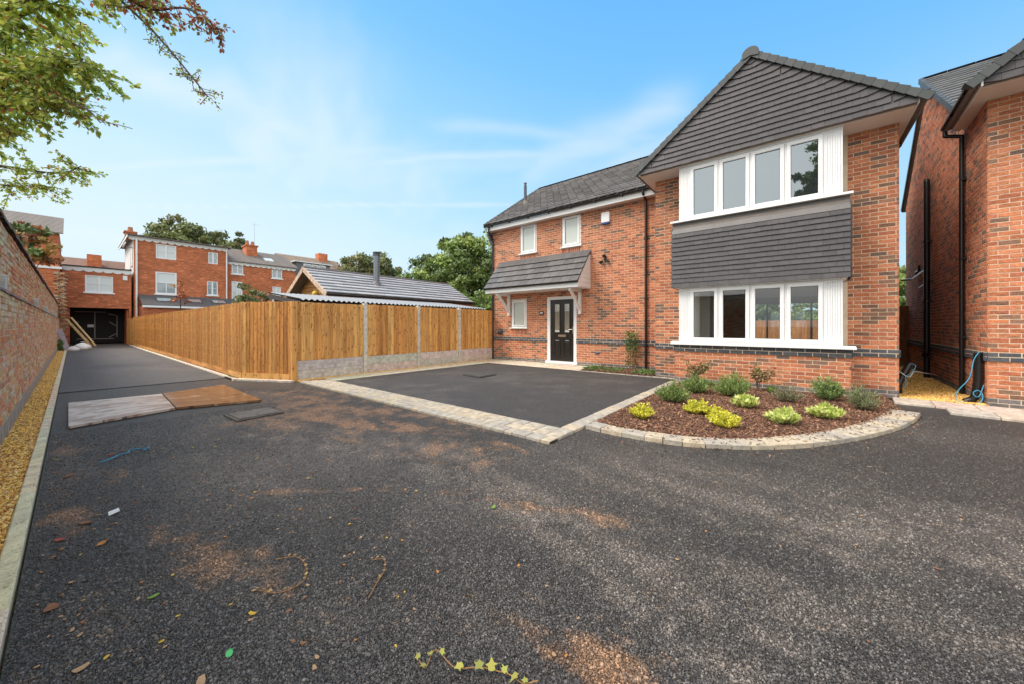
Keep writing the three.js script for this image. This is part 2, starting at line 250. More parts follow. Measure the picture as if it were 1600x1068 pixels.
// sloping tile courses. o = lower start corner, u along the eaves, s up the slope (unit), n outward
function tiles(o, u, s, n, len, high, { w = 0.3, gauge = 0.25, t = 0.016, cols, seed = 3, lap = 0.06, stagger = 0.5, skip, gap = 0.006 }) {
  const r = rng(seed), out = [], rows = Math.round(high / gauge), gg = high / rows, cs = Math.cos(0), b = new THREE.Matrix4().makeBasis(u, s, n);
  for (let i = 0; i < rows; i++) for (let k = -1; k * w < len; k++) {
    const a = k * w + (i % 2) * w * stagger, p = Math.max(a, 0), q = Math.min(a + w, len); if (q - p < 0.03) continue; if (skip && skip((p + q) / 2, i * gg)) continue;
    const m = b.clone().setPosition(o.clone().addScaledVector(u, p + gap / 2).addScaledVector(s, i * gg).addScaledVector(n, t * 1.9 + rr(-0.0012, 0.0012, r)));
    m.multiply(new THREE.Matrix4().makeRotationX(-(t * 1.5) / (gg + lap)));
    out.push({ g: block(Math.round((q - p - gap) * 200) / 200, gg + lap, t, Math.floor(r() * 6), 0.003), m, c: cols[Math.floor(r() * cols.length)] });
  }
  return out;
}
const TILE = [[0.25, 0.237, 0.232], [0.30, 0.283, 0.277], [0.21, 0.199, 0.196], [0.33, 0.311, 0.303]];
const HANG = [[0.088, 0.080, 0.083], [0.096, 0.087, 0.090], [0.081, 0.074, 0.077], [0.102, 0.093, 0.095], [0.091, 0.083, 0.087]];
const CAP = [[0.075, 0.084, 0.084], [0.088, 0.097, 0.096], [0.066, 0.074, 0.075]];
M.tileVC = surf(T_grain, [1, 1, 1], 0.5, 0.001, VC);
M.hangVC = surf(T_grain, [1, 1, 1], 0.62, 0.0012, VC);

// a frame with one opening, in the plane z = z0 (front) .. z1 (back), world metres
function ring(mb, x0, x1, y0, y1, z0, z1, w, wb = w) { mb.box(x0, x1, y0, y0 + wb, z1, z0); mb.box(x0, x1, y1 - w, y1, z1, z0); mb.box(x0, x0 + w, y0 + wb, y1 - w, z1, z0); mb.box(x1 - w, x1, y0 + wb, y1 - w, z1, z0); return mb; }
// casement windows facing +z
function casements(parent, x0, x1, y0, y1, z, n, { glass = M.glass, frame = 0.03, sash = 0.075, gap = 0.0 } = {}) {
  const win = part('window', ring(new MB(), x0, x1, y0, y1, z, z - 0.07, frame), M.white, parent), st = (x1 - x0 - 2 * frame + gap) / n;
  for (let k = 0; k < n; k++) {
    const a = x0 + frame + k * st + 0.004, b = a + st - gap - 0.008, c = y0 + frame + 0.004, d = y1 - frame - 0.004;
    const mb = ring(new MB(), a, b, c, d, z + 0.016, z - 0.05, sash); ring(mb, a + 0.012, b - 0.012, c + 0.012, d - 0.012, z + 0.022, z + 0.0162, sash - 0.02);
    part('casement', mb, M.white, win);
    part('gasket', ring(new MB(), a + sash - 0.001, b - sash + 0.001, c + sash - 0.001, d - sash + 0.001, z - 0.003, z - 0.02, 0.008), M.gasket, win);
    part('pane', new MB().quad(V(a + sash, c + sash, z - 0.012), V(b - sash, c + sash, z - 0.012), V(b - sash, d - sash, z - 0.012), V(a + sash, d - sash, z - 0.012)) || 0, glass, win);
    if (k < n - 1 && gap) part('mullion', new MB().box(b + 0.004, b + 0.004 + gap, y0 + frame, y1 - frame, z - 0.07, z + 0.004), M.white, win);
  }
  return win;
}
MB.prototype.quad = ((q) => function (...a) { q.apply(this, a); return this; })(MB.prototype.quad);
const sillAt = (win, x0, x1, y, z0, z1, h = 0.03) => part('sill', new MB().hexa([V(x0, y - h, z1), V(x1, y - h, z1), V(x1, y - 0.004, z1), V(x0, y - 0.004, z1), V(x0, y - h, z0), V(x1, y - h, z0), V(x1, y + 0.012, z0), V(x0, y + 0.012, z0)]), M.white, win);
// downpipe with brackets
function pipe(parent, pts, r, name = 'downpipe', brackets = []) { const p = part(name, new MB().poles(pts, r, null, 12), M.black, parent); for (const [x, y, z] of brackets) part('pipe_clip', new MB().box(x - r - 0.022, x + r + 0.022, y - 0.02, y + 0.02, z - r - 0.012, z + 0.012), M.black, p); return p; }
// half round gutter from a to b
function gutterGeo(mb, a, b, r = 0.056) {
  const d = V().subVectors(b, a).normalize(), s = V().crossVectors(d, V(0, 1, 0)).normalize(), n = 9;
  const ringAt = (o, q) => Array.from({ length: n + 1 }, (_, i) => { const t = Math.PI * (1 + i / n); return o.clone().addScaledVector(s, Math.cos(t) * q).addScaledVector(V(0, 1, 0), Math.sin(t) * q); });
  const A = ringAt(a, r), B = ringAt(b, r), C = ringAt(a, r - 0.004), D = ringAt(b, r - 0.004);
  for (let i = 0; i < n; i++) { mb.quad(A[i], B[i], B[i + 1], A[i + 1]); mb.quad(C[i + 1], D[i + 1], D[i], C[i]); mb.tri(a, A[i], A[i + 1]); mb.tri(b, B[i + 1], B[i]); }
  mb.quad(A[0], B[0], D[0], C[0]); mb.quad(A[n], B[n], D[n], C[n]); return mb;
}

// ================================================================ the new house
const house = thing('brick_house', 'new red brick house with grey tile-hung front gable, canopy porch and black door', 'house', [-4, 0, -12]);
{
  const X0 = -9.53, XM = -2.88, X1 = 1.43, ZW = -10.58, ZM = -9.47, ZR = -17.4, ZB = -8.87, ZP = -8.95, ZG = -8.84;
  const W1 = [-8.14, -7.40, 3.97, 5.07], W2 = [-6.33, -5.62, 3.97, 5.06], W3 = [-8.57, -7.84, 1.215, 2.30], DO = [-6.94, -5.77, 0.075, 2.325];
  const rel = (q, x) => [q[0] - x, q[1] - x, q[2], q[3]];
  const mort = new MB(), all = [];
  const toL = (list) => { for (const k of list) k.m.premultiply(new THREE.Matrix4().makeTranslation(4, 0, 12)); all.push(...list); };
  // entrance front
  const mw = basis(V(X0, 0, ZW), V(1, 0, 0), V(0, 0, 1)), ow = [W1, W2, W3, DO].map((q) => rel(q, X0));
  const sold = [[W1[0], W1[1], 3.72, 3.945], [W2[0], W2[1], 3.72, 3.945], [W3[0], W3[1], 0.975, 1.2]].map((q) => rel(q, X0));
  backing(mort, mw, [[0, 0], [XM - X0, 0], [XM - X0, 5.3], [0, 5.3]], ow);
  toL(bricks(mw, XM - X0, 70, { open: ow, soldier: sold, seed: 11, darkness: 0.175 }));
  bandBed(mort, mw, [[0.004, DO[0] - X0 - 0.004], [DO[1] - X0 + 0.004, XM - X0 - 0.02]]);
  // projecting front
  const mm = basis(V(XM, 0, ZM), V(1, 0, 0), V(0, 0, 1)), om = [[-2.06, 0.52, 0.97, 2.2], [-2.06, 0.52, 3.8, 4.98]].map((q) => rel(q, XM));
  const hidden = [[-2.255, 0.745, -1, 5.2]].map((q) => rel(q, XM));
  backing(mort, mm, [[0.01, 0], [X1 - XM - 0.01, 0], [X1 - XM - 0.01, 5.2], [0.01, 5.2]], om);
  toL(bricks(mm, X1 - XM, 67, { open: hidden, seed: 12, darkness: 0.18 }));
  bandBed(mort, mm, [[0.004, 0.60], [3.65, X1 - XM - 0.004]]);
  // brick base of the bay, front and cheeks
  const mb_ = basis(V(-2.26, 0, ZB), V(1, 0, 0), V(0, 0, 1));
  backing(mort, mb_, [[0.01, 0], [3.0, 0], [3.0, 0.9], [0.01, 0.9]], [], 0.1);
  bandBed(mort, mb_, [[0.004, 3.006]]);
  toL(bricks(mb_, 3.01, 12, { seed: 13, darkness: 0.15 }));
  for (const [x, u, w] of [[0.75, V(0, 0, -1), V(1, 0, 0)], [-2.26, V(0, 0, 1), V(-1, 0, 0)]]) { const m = basis(V(x, 0, u.z < 0 ? ZB : ZM), u, w); backing(mort, m, [[0.02, 0], [0.57, 0], [0.57, 0.9], [0.02, 0.9]], [], 0.1); toL(bricks(m, 0.6, 12, { seed: 14 + (x > 0) })); }
  // the right-hand flank, its brick face seen from the side passage
  const mr = basis(V(X1, 0, ZM), V(0, 0, -1), V(1, 0, 0));
  backing(mort, mr, [[0.03, 0], [7.93, 0], [7.93, 5.2], [4.53, 7.6], [1.11, 5.2], [0.03, 5.2]], []);
  toL(bricks(mr, 7.93, 69, { seed: 15 }));
  lay('brick', 'bricks', all, M.brickVC, house, 300);
  part('wall', mort, M.mortar, house);
  // walls that no view from the forecourt shows: left gable, return, back with the garden door opening
  const back = new MB();
  back.box(X0 + 0.01, X0 + 0.28, 0, 5.2, ZR + 0.3, ZW - 0.29); back.box(XM + 0.008, XM + 0.28, 0, 5.2, ZW + 0.01, ZM - 0.29);
  backing(back, basis(V(X0, 0, ZR), V(1, 0, 0), V(0, 0, 1)), [[0, 0], [X1 - X0 - 0.29, 0], [X1 - X0 - 0.29, 5.2], [0, 5.2]], [[8.1, 10.45, 0.16, 2.25], [1, 2.6, 1, 2.2]]);
  part('rear_wall', back, M.farBrick, house);
  // rooms behind the glass
  const room = new MB();
  room.box(X0 + 0.3, X1 - 0.3, 2.42, 2.68, ZR + 0.02, ZW - 0.3); room.box(XM + 0.3, X1 - 0.3, 2.42, 2.68, ZW - 0.3, ZM - 0.29); room.box(-2.1, 0.56, 2.3, 3.6, ZM, ZP - 0.09);
  room.box(X0 + 0.3, X1 - 0.3, 5.06, 5.12, ZR + 0.02, ZW - 0.3); room.box(XM + 0.3, X1 - 0.3, 5.06, 5.12, ZW - 0.29, ZM - 0.29).box(-2.1, 0.56, 4.99, 5.02, ZM - 0.2, ZP - 0.09);
  room.box(XM + 0.1, XM + 0.29, 0.16, 2.42, -16, ZM - 0.3); room.box(XM + 0.1, XM + 0.29, 2.68, 5.06, ZR + 0.02, ZM - 0.3); room.box(X1 - 0.4, X1 - 0.3, 0.16, 5.06, ZR + 0.02, ZM - 0.3);
  room.box(XM + 0.3, X1 - 0.4, 2.68, 5.06, -13.1, -13); room.box(X0 + 0.3, XM + 0.1, 2.68, 5.06, -12.3, -12.2); room.box(X0 + 0.3, XM + 0.1, 0.16, 2.42, -12.6, -12.5); room.box(-2.58, -1.9, 0.16, 2.42, -11.1, -10.98);
  room.box(-2.17, -1.90, 0.96, 2.29, -9.78, ZP - 0.11).box(0.545, 0.60, 0.96, 2.29, -9.78, ZP - 0.05).box(-2.17, -2.085, 3.76, 4.98, -9.78, ZP - 0.05).box(0.545, 0.60, 3.76, 4.98, -9.78, ZP - 0.05).box(-2.08, 0.54, 0.90, 0.955, -9.78, ZP - 0.06);
  part('room_wall', room, M.room, house);
  part('room_floor', new MB().box(X0 + 0.3, X1 - 0.3, 0.02, 0.15, ZR + 0.02, ZW - 0.29).box(XM + 0.3, X1 - 0.3, 0.02, 0.149, ZW - 0.28, ZM - 0.3), M.floor, house);
  const pd = part('garden_door', ring(new MB(), -1.42, 0.9, 0.17, 2.24, ZR + 0.06 - 0.1, ZR - 0.1, 0.07).box(-0.40, -0.30, 0.24, 2.17, ZR - 0.1, ZR - 0.04).box(-1.0, -0.94, 0.24, 2.17, ZR - 0.1, ZR - 0.04).box(0.35, 0.41, 0.24, 2.17, ZR - 0.1, ZR - 0.04), std([0.05, 0.045, 0.045], 0.4), house);
  part('pane', new MB().quad(V(-1.36, 0.23, ZR - 0.07), V(0.84, 0.23, ZR - 0.07), V(0.84, 2.18, ZR - 0.07), V(-1.36, 2.18, ZR - 0.07)), M.glass, pd);

  // ---- bay: cheeks of ribbed white board, windows, sills
  for (const [y0, y1] of [[0.955, 2.205], [3.755, 5.03]]) {
    for (const [a, b] of [[-2.18, -1.965], [0.392, 0.64]]) { const mb = new MB().box(a, b, y0, y1, ZP - 0.04, ZP - 0.012); const n = 7, st = (b - a) / n; for (let k = 0; k < n; k++) mb.box(a + k * st + 0.003, a + (k + 1) * st - 0.003, y0, y1, ZP - 0.0118, ZP + 0.002); part('clad_panel', mb, M.clad, house); }
    for (const x of [-2.18, 0.61]) { const mb = new MB().box(x + 0.002, x + 0.028, y0, y1, ZM + 0.002, ZP - 0.042); part('clad_panel', mb, M.clad, house); }
  }
  const up = casements(house, -1.965, 0.392, 3.755, 4.985, ZP, 4, { glass: M.coated, gap: 0.022, frame: 0.024, sash: 0.07 }); sillAt(up, -2.34, 0.77, 3.752, ZP - 0.04, -8.80, 0.045);
  part('head_trim', new MB().box(-1.963, 0.39, 4.987, 5.03, ZP - 0.05, ZP + 0.012), M.white, up);
  const low = casements(house, -1.965, 0.392, 0.955, 2.185, ZP, 4, { gap: 0.022, frame: 0.024, sash: 0.07 }); sillAt(low, -2.33, 0.81, 0.952, ZP - 0.04, -8.78, 0.045);
  part('head_trim', new MB().box(-1.963, 0.39, 2.187, 2.225, ZP - 0.05, ZP + 0.012), M.white, low);
  // ---- hung tiles: skirt between the windows and the gable triangle
  const hung = [], hangPiece = (pts, zf, r) => { // pts in world x,y; foot stands proud
    const y0 = Math.min(...pts.map((q) => q[1])), mb = new MB(), uo = [r() * 3, r() * 3], w = (a, b) => zf + 0.042 - Math.min(1, (b - y0) / 0.17) * 0.034;
    const cx = pts[0][0], cy = pts[0][1]; mb.poly(pts.map((q) => [q[0] - cx, q[1] - cy]), (a, b) => w(a, b + cy) - zf - 0.012, (a, b) => w(a, b + cy) - zf, (a, b, c) => V(a, b, c), null, uo);
    hung.push({ g: mb.build(), m: new THREE.Matrix4().setPosition(cx + 4, cy, zf + 12), c: HANG[Math.floor(r() * HANG.length)] });
  };
  const r = rng(77);
  for (let i = 0; i < 12; i++) { const y = 2.205 + i * 0.1045, f = ZG - 0.012 + (i === 0 ? 0.012 : i === 1 ? 0.005 : 0); for (let k = -1; k < 17; k++) { const a = -2.305 + k * 0.19 + (i % 2) * 0.095, p = Math.max(a, -2.305), q = Math.min(a + 0.19, 0.735); if (q - p < 0.03) continue; const j = rr(-0.003, 0.003, r); hangPiece([[p + 0.0015, y + j], [q - 0.0015, y + j], [q - 0.0015, y + 0.14], [p + 0.0015, y + 0.14]], f, r); } }
  part('skirt_board', new MB().box(-2.29, 0.72, 2.215, 3.62, ZG - 0.08, ZG - 0.016).box(-2.29, -2.25, 2.215, 3.62, ZM + 0.002, ZG - 0.082).box(0.68, 0.72, 2.215, 3.62, ZM + 0.002, ZG - 0.082), M.slateFar, house);
  { const side = []; for (const [x, u, w] of [[0.738, V(0, 0, -1), V(1, 0, 0)], [-2.308, V(0, 0, 1), V(-1, 0, 0)]]) side.push(...tiles(V(x, 2.205, u.z < 0 ? ZG + 0.005 : ZM), u, V(0, 1, 0), w, 0.63, 1.36, { w: 0.19, gauge: 0.1045, t: 0.011, cols: HANG, lap: 0.03, seed: 5 })); for (const k of side) k.m.premultiply(new THREE.Matrix4().makeTranslation(4, 0, 12)); hung.push(...side); }
  part('apron_flashing', new MB().hexa([V(-2.31, 3.45, ZG + 0.02), V(0.735, 3.45, ZG + 0.02), V(0.735, 3.705, ZG - 0.06), V(-2.31, 3.705, ZG - 0.06), V(-2.31, 3.45, ZG + 0.014), V(0.735, 3.45, ZG + 0.014), V(0.735, 3.705, ZG - 0.066), V(-2.31, 3.705, ZG - 0.066)]), M.lead, house);
  part('skirt_soffit', new MB().box(-2.27, 0.70, 2.196, 2.212, ZM + 0.01, ZG + 0.002), M.white, house);
  const AX = -0.77, AY = 6.93, EL = -3.07, ER = 1.56, EY = 5.035, KY = 5.17, slope = (AY - KY) / (AX - EL);
  const xl = (y) => (y < KY ? EL : EL + (y - KY) / slope), xr = (y) => (y < KY ? ER : ER - (y - KY) * (ER - AX) / (AY - KY));
  for (let i = 0; i < 17; i++) {
    const y = EY + i * 0.115, y2 = y + 0.15, L = xl(y + 0.02), Rr = xr(y + 0.02), cut = 0.30;
    if (y > AY - 0.22) { hangPiece([[xl(y + 0.05), y + 0.05], [AX, y - 0.03], [xr(y + 0.05), y + 0.05], [AX, AY]], ZG, r); continue; }
    const a0 = L + (i ? cut : 0), b0 = Rr - (i ? cut : 0), off = (i % 2) * 0.095;
    if (i) { // end tiles swept up to the verge
      const t = 0.075, ly = y + t, ry = y + t; hangPiece([[xl(ly) + 0.0, ly], [a0 - 0.13, y + t * 0.42], [a0 - 0.13, y2], [Math.min(xl(y2), a0 - 0.14), y2]], ZG, r); hangPiece([[a0 - 0.128, y + t * 0.42], [a0, y], [a0, y2], [a0 - 0.128, y2]], ZG, r);
      hangPiece([[b0 + 0.13, y + t * 0.42], [xr(ry), ry], [Math.max(xr(y2), b0 + 0.14), y2], [b0 + 0.13, y2]], ZG, r); hangPiece([[b0, y], [b0 + 0.128, y + t * 0.42], [b0 + 0.128, y2], [b0, y2]], ZG, r);
    }
    for (let k = Math.floor((a0 - off) / 0.19); k * 0.19 + off < b0; k++) { const p = Math.max(k * 0.19 + off, a0), q = Math.min(k * 0.19 + off + 0.19, b0), j = rr(-0.004, 0.004, r); if (q - p < 0.025) continue; hangPiece([[p + 0.0015, y + j], [q - 0.0015, y + j], [q - 0.0015, y2], [p + 0.0015, y2]], ZG, r); }
  }
  lay('hanging_tile', 'hanging_tiles', hung, M.hangVC, house, 300);
  part('gable_board', new MB().poly([[EL, EY + 0.01], [ER, EY + 0.01], [ER, KY], [AX, AY - 0.01], [EL, KY]], ZG - 0.06, ZG - 0.004, (a, b, c) => V(a, b, c)), M.slateFar, house);
  // soffits, box ends, eaves boards
  part('soffit', new MB().box(EL + 0.02, ER - 0.02, EY - 0.008, EY + 0.008, ZM + 0.001, ZG - 0.062).box(X1 + 0.001, ER - 0.02, EY - 0.0075, EY + 0.0075, -10.75, ZM).box(EL + 0.02, XM - 0.001, EY - 0.0075, EY + 0.0075, -10.6, ZM), M.soffit, house);
  part('fascia', new MB().box(ER - 0.018, ER + 0.004, EY - 0.012, EY + 0.17, -10.75, ZG + 0.03).box(EL - 0.004, EL + 0.018, EY - 0.012, EY + 0.17, -10.2, ZG + 0.03), M.white, house);
  // cross-gable roof and its verge caps
  const gr = [], nl = V(-slope, 1, 0).normalize(), sl = V(1, slope, 0).normalize();
  const oL = V(EL - 0.12, KY - 0.12 * slope + 0.02, ZG + 0.02), oR = V(ER + 0.12, KY - 0.12 * slope + 0.02, -14.2), Ls = (AX - EL + 0.12) / sl.x;
  gr.push(...tiles(V(oL.x, oL.y, -14.2), V(0, 0, 1), sl, nl, 5.36, Ls, { cols: TILE, seed: 31 }).map((k) => { k.m.scale(V(1, 1, 1)); return k; }));
  const sR = V(-1, slope, 0).normalize(), nR = V(slope, 1, 0).normalize(); gr.push(...tiles(V(oR.x, oR.y, ZG + 0.02), V(0, 0, -1), sR, nR, 5.36, Ls, { cols: TILE, seed: 32, skip: (a, h) => a > 1.95 + (h / Ls) * 3.0 }));
  const deck = new MB();
  const slab = (a, b, c, d, t) => { const n = V().subVectors(b, a).cross(V().subVectors(d, a)).normalize().multiplyScalar(-t); deck.hexa([a, b, c, d, a.clone().add(n), b.clone().add(n), c.clone().add(n), d.clone().add(n)]); };
  slab(V(oL.x, oL.y, -14.2), V(oL.x, oL.y, ZG), V(AX, AY + 0.02, ZG), V(AX, AY + 0.02, -14.2), 0.05); slab(V(oR.x, oR.y, ZG), V(oR.x, oR.y, -10.8), V(AX, AY + 0.02, -13.6), V(AX, AY + 0.02, ZG), 0.05);
  for (const side of [-1, 1]) { // verge caps climbing to the apex
    const s = side < 0 ? sl : sR, n = side < 0 ? nl : nR, o = side < 0 ? V(EL - 0.13, KY - 0.13 * slope, 0) : V(ER + 0.13, KY - 0.13 * slope, 0), L = (AX - EL + 0.13) / sl.x, k = 18, st = L / k;
    for (let i = 0; i < k; i++) { const a = o.clone().addScaledVector(s, i * st - 0.01), b = o.clone().addScaledVector(s, (i + 1) * st + 0.012), up_ = 0.062 - 0.010, P = (q, h, z) => q.clone().addScaledVector(n, h).setZ(z); const mb = new MB(); mb.hexa([P(a, -0.075, ZG + 0.075), P(b, -0.06, ZG + 0.07), P(b, up_ - 0.012, ZG + 0.07), P(a, up_ + 0.008, ZG + 0.075), P(a, -0.075, ZG + 0.045), P(b, -0.06, ZG + 0.042), P(b, up_ - 0.012, ZG - 0.16), P(a, up_ + 0.008, ZG - 0.16)], CAP[i % 3]); mb.hexa([P(a, up_ - 0.02, ZG + 0.044), P(b, up_ - 0.03, ZG + 0.041), P(b, up_ - 0.0125, ZG + 0.041), P(a, up_ + 0.0075, ZG + 0.044), P(a, up_ - 0.02, ZG - 0.16), P(b, up_ - 0.03, ZG - 0.16), P(b, up_ - 0.0125, ZG - 0.162), P(a, up_ + 0.0075, ZG - 0.162)], CAP[i % 3]); part('verge_cap', mb, M.tileVC, house); }
  }
  const rc = new MB(); for (let k = 0; k < 16; k++) { const t0 = Math.PI * (k / 16) * 1.3 - 0.47, t1 = Math.PI * ((k + 1) / 16) * 1.3 - 0.47, q = (t, z) => V(AX + 0.15 * Math.cos(t), AY - 0.02 + 0.15 * Math.sin(t), z); rc.tri(V(AX, AY - 0.05, ZG + 0.09), q(t0, ZG + 0.09), q(t1, ZG + 0.09), CAP[0]); rc.quad(q(t0, ZG + 0.09), q(t0, -14), q(t1, -14), q(t1, ZG + 0.09), CAP[0]); }
  part('ridge_end', rc, M.tileVC, house);
  // main roof over the entrance range
  const RZ = -14, RY = 7.80, EZ = -10.26, EYw = 5.27, L2 = Math.hypot(RZ - EZ, RY - EYw), s2 = V(0, (RY - EYw) / L2, (RZ - EZ) / L2), n2 = V(0, -s2.z, s2.y);
  gr.push(...tiles(V(-9.68, EYw, EZ), V(1, 0, 0), s2, n2, 7.4, L2, { cols: TILE, seed: 33, t: 0.042, gauge: 0.27, gap: 0.026 }));
  for (const k of gr) k.m.premultiply(new THREE.Matrix4().makeTranslation(4, 0, 12));
  slab(V(-9.66, EYw - 0.01, EZ), V(1.5, EYw - 0.01, EZ), V(1.5, RY - 0.01, RZ), V(-9.66, RY - 0.01, RZ), 0.05); slab(V(1.5, EYw, -17.74), V(-9.66, EYw, -17.74), V(-9.66, RY, RZ - 0.01), V(1.5, RY, RZ - 0.01), 0.05);
  lay('roof_tile', 'roof_tiles', gr, M.tileVC, house, 300);
  part('roof_deck', deck, M.slateFar, house);
  const capRow = (a, b, k, nm) => { for (let i = 0; i < k; i++) { const g = new THREE.CylinderGeometry(0.12, 0.125, a.distanceTo(b) / k - 0.008, 10, 1, false, 0, Math.PI); g.rotateZ(Math.PI / 2); g.rotateX(Math.PI / 2 * 0); const p = a.clone().lerp(b, (i + 0.5) / k); const m = part(nm, new MB().geo(g, new THREE.Matrix4().makeRotationX(-Math.PI / 2).setPosition(p), CAP[i % 3]), M.tileVC, house); } };
  capRow(V(-9.68, RY - 0.02, RZ), V(1.5, RY - 0.02, RZ), 25, 'ridge_tile');
  for (let i = 0; i < 18; i++) { const a = V(-9.69, EYw, EZ).addScaledVector(s2, i * L2 / 18), b = V(-9.69, EYw, EZ).addScaledVector(s2, (i + 1) * L2 / 18 + 0.01); part('verge_cap', new MB().bar(a.addScaledVector(n2, 0.025), b.addScaledVector(n2, 0.018), 0.06, 0.09, CAP[i % 3], n2), M.tileVC, house); }
  // eaves of the entrance range
  part('fascia', new MB().box(-9.62, EL - 0.01, 5.04, 5.205, -10.35, -10.325), M.white, house); part('soffit', new MB().box(-9.6, XM - 0.2, 5.045, 5.06, ZW + 0.002, -10.352), M.soffit, house);
  const gut = part('gutter', gutterGeo(new MB(), V(-9.70, 5.245, -10.262), V(EL - 0.06, 5.245, -10.262)), M.black, house);
  for (let x = -9.3; x < -3.3; x += 0.87) part('gutter_bracket', new MB().box(x - 0.014, x + 0.014, 5.172, 5.25, -10.324, -10.20), M.black, gut);
  const gut2 = part('gutter', gutterGeo(new MB(), V(ER + 0.065, 5.19, ZG + 0.06), V(ER + 0.065, 5.19, -10.8)), M.black, house); for (const z of [-9.3, -10.3]) part('gutter_bracket', new MB().box(ER + 0.005, ER + 0.125, 5.12, 5.2, z - 0.014, z + 0.014), M.black, gut2);
  part('gutter', gutterGeo(new MB(), V(EL - 0.065, 5.19, ZG + 0.05), V(EL - 0.065, 5.19, -10.2)), M.black, house);
  pipe(house, [V(ER + 0.065, 5.14, -10.7), V(ER + 0.065, 5.03, -10.7), V(X1 + 0.06, 4.86, -10.7), V(X1 + 0.06, 0.02, -10.7)], 0.034);
  pipe(house, [V(-3.47, 5.2, -10.262), V(-3.47, 5.12, -10.262), V(-3.47, 4.99, ZW + 0.05), V(-3.47, 0.03, ZW + 0.05)], 0.034, 'downpipe', [[-3.47, 3.9, ZW + 0.035], [-3.47, 2.1, ZW + 0.035], [-3.47, 0.75, ZW + 0.035]]);
  pipe(house, [V(-9.46, 5.2, -10.262), V(-9.46, 4.98, -10.262), V(-9.485, 4.72, ZW + 0.05), V(-9.485, 0.03, ZW + 0.05)], 0.034, 'downpipe', [[-9.485, 3.6, ZW + 0.035], [-9.485, 1.6, ZW + 0.035]]);
  for (let i = 0; i < 6; i++) part('kneeler_brick', new MB().box(-9.66, -9.535, 4.56 + i * 0.075, 4.625 + i * 0.075, ZW - 0.3, ZW + 0.02 + i * 0.04, PLINTH[i % 4]), M.brickVC, house);
  // flue through the roof
  { const fp = part('flue_pipe', new MB().cone(V(-9.5, 5.9, -12.05), V(-9.5, 7.25, -12.05), 0.062, 0.062, 14).cone(V(-9.5, 7.25, -12.05), V(-9.5, 7.33, -12.05), 0.045, 0.045, 12).cone(V(-9.5, 7.33, -12.05), V(-9.5, 7.36, -12.05), 0.066, 0.06, 12), std([0.07, 0.072, 0.08], 0.4), house); fp.position.x += 0.5; part('flue_collar', new MB().cone(V(-9.5, 6.3, -12.05), V(-9.5, 6.62, -12.05), 0.15, 0.07, 14), M.slateFar, fp, true); }
  // small windows of the entrance range
  for (const [q, fr] of [[W1, 0], [W2, 0], [W3, 0]]) { const w = casements(house, q[0] + 0.004, q[1] - 0.004, q[2] + 0.03, q[3] - 0.004, ZW - 0.02, 1, { glass: M.frost, frame: 0.045, sash: 0.062 }); sillAt(w, q[0] - 0.05, q[1] + 0.05, q[2] + 0.028, ZW - 0.09, ZW + 0.06, 0.032); }
  // ---- front door
  const dz = ZW - 0.045, fr = new MB().box(DO[0], DO[0] + 0.115, DO[2] + 0.05, DO[3], dz - 0.08, dz + 0.035).box(DO[1] - 0.115, DO[1], DO[2] + 0.05, DO[3], dz - 0.08, dz + 0.035).box(DO[0] + 0.115, DO[1] - 0.115, DO[3] - 0.1, DO[3], dz - 0.08, dz + 0.034);
  const door = part('front_door', new MB().box(DO[0] + 0.117, DO[1] - 0.117, DO[2] + 0.055, DO[3] - 0.102, dz - 0.06, dz - 0.012), M.doorBlack, house);
  part('door_frame', fr, M.white, door); part('threshold', new MB().box(DO[0] - 0.04, DO[1] + 0.05, DO[2] - 0.03, DO[2] + 0.048, ZW - 0.12, ZW + 0.06), M.white, door);
  const dm = (DO[0] + DO[1]) / 2;
  for (const s of [-1, 1]) {
    const cx = dm + s * 0.195, a = cx - 0.095, b = cx + 0.095;
    part('door_moulding', ring(new MB(), a - 0.03, b + 0.03, 1.06, 2.10, dz + 0.004, dz - 0.012, 0.03), M.doorBlack, door);
    part('door_pane', new MB().box(a, b, 1.09, 2.07, dz - 0.014, dz - 0.008), phy([0.22, 0.20, 0.16], 0.12, { clearcoat: 1 }), door);
    part('leaded_inset', ring(new MB(), a + 0.012, b - 0.012, 1.82, 2.055, dz - 0.003, dz - 0.0078, 0.025).box(a + 0.012, b - 0.012, 1.925, 1.945, dz - 0.0078, dz - 0.0035).box(a + 0.075, b - 0.055, 1.86, 1.925, dz - 0.0078, dz - 0.0035).box(a + 0.06, b - 0.03, 1.965, 2.02, dz - 0.0078, dz - 0.0036).box(a + 0.012, b - 0.012, 1.095, 1.16, dz - 0.0078, dz - 0.0035), std([0.55, 0.55, 0.52], 0.3), door);
    const pm = ring(new MB(), a - 0.03, b + 0.03, 0.30, 0.86, dz + 0.002, dz - 0.012, 0.025); pm.hexa([V(a + 0.03, 0.36, dz + 0.002), V(b - 0.03, 0.36, dz + 0.002), V(b - 0.03, 0.80, dz + 0.002), V(a + 0.03, 0.80, dz + 0.002), V(a, 0.33, dz - 0.012), V(b, 0.33, dz - 0.012), V(b, 0.83, dz - 0.012), V(a, 0.83, dz - 0.012)]); part('door_panel', pm, M.doorBlack, door);
  }
  part('letter_plate', new MB().box(dm - 0.15, dm + 0.15, 0.935, 1.01, dz - 0.012, dz + 0.004).box(dm - 0.125, dm + 0.125, 0.952, 0.993, dz + 0.0042, dz + 0.012), M.chrome, door);
  part('door_handle', new MB().box(DO[1] - 0.175, DO[1] - 0.142, 1.05, 1.29, dz - 0.012, dz - 0.002).poles([V(DO[1] - 0.158, 1.19, dz), V(DO[1] - 0.158, 1.19, dz + 0.05), V(DO[1] - 0.30, 1.19, dz + 0.05)], 0.011), M.chrome, door);
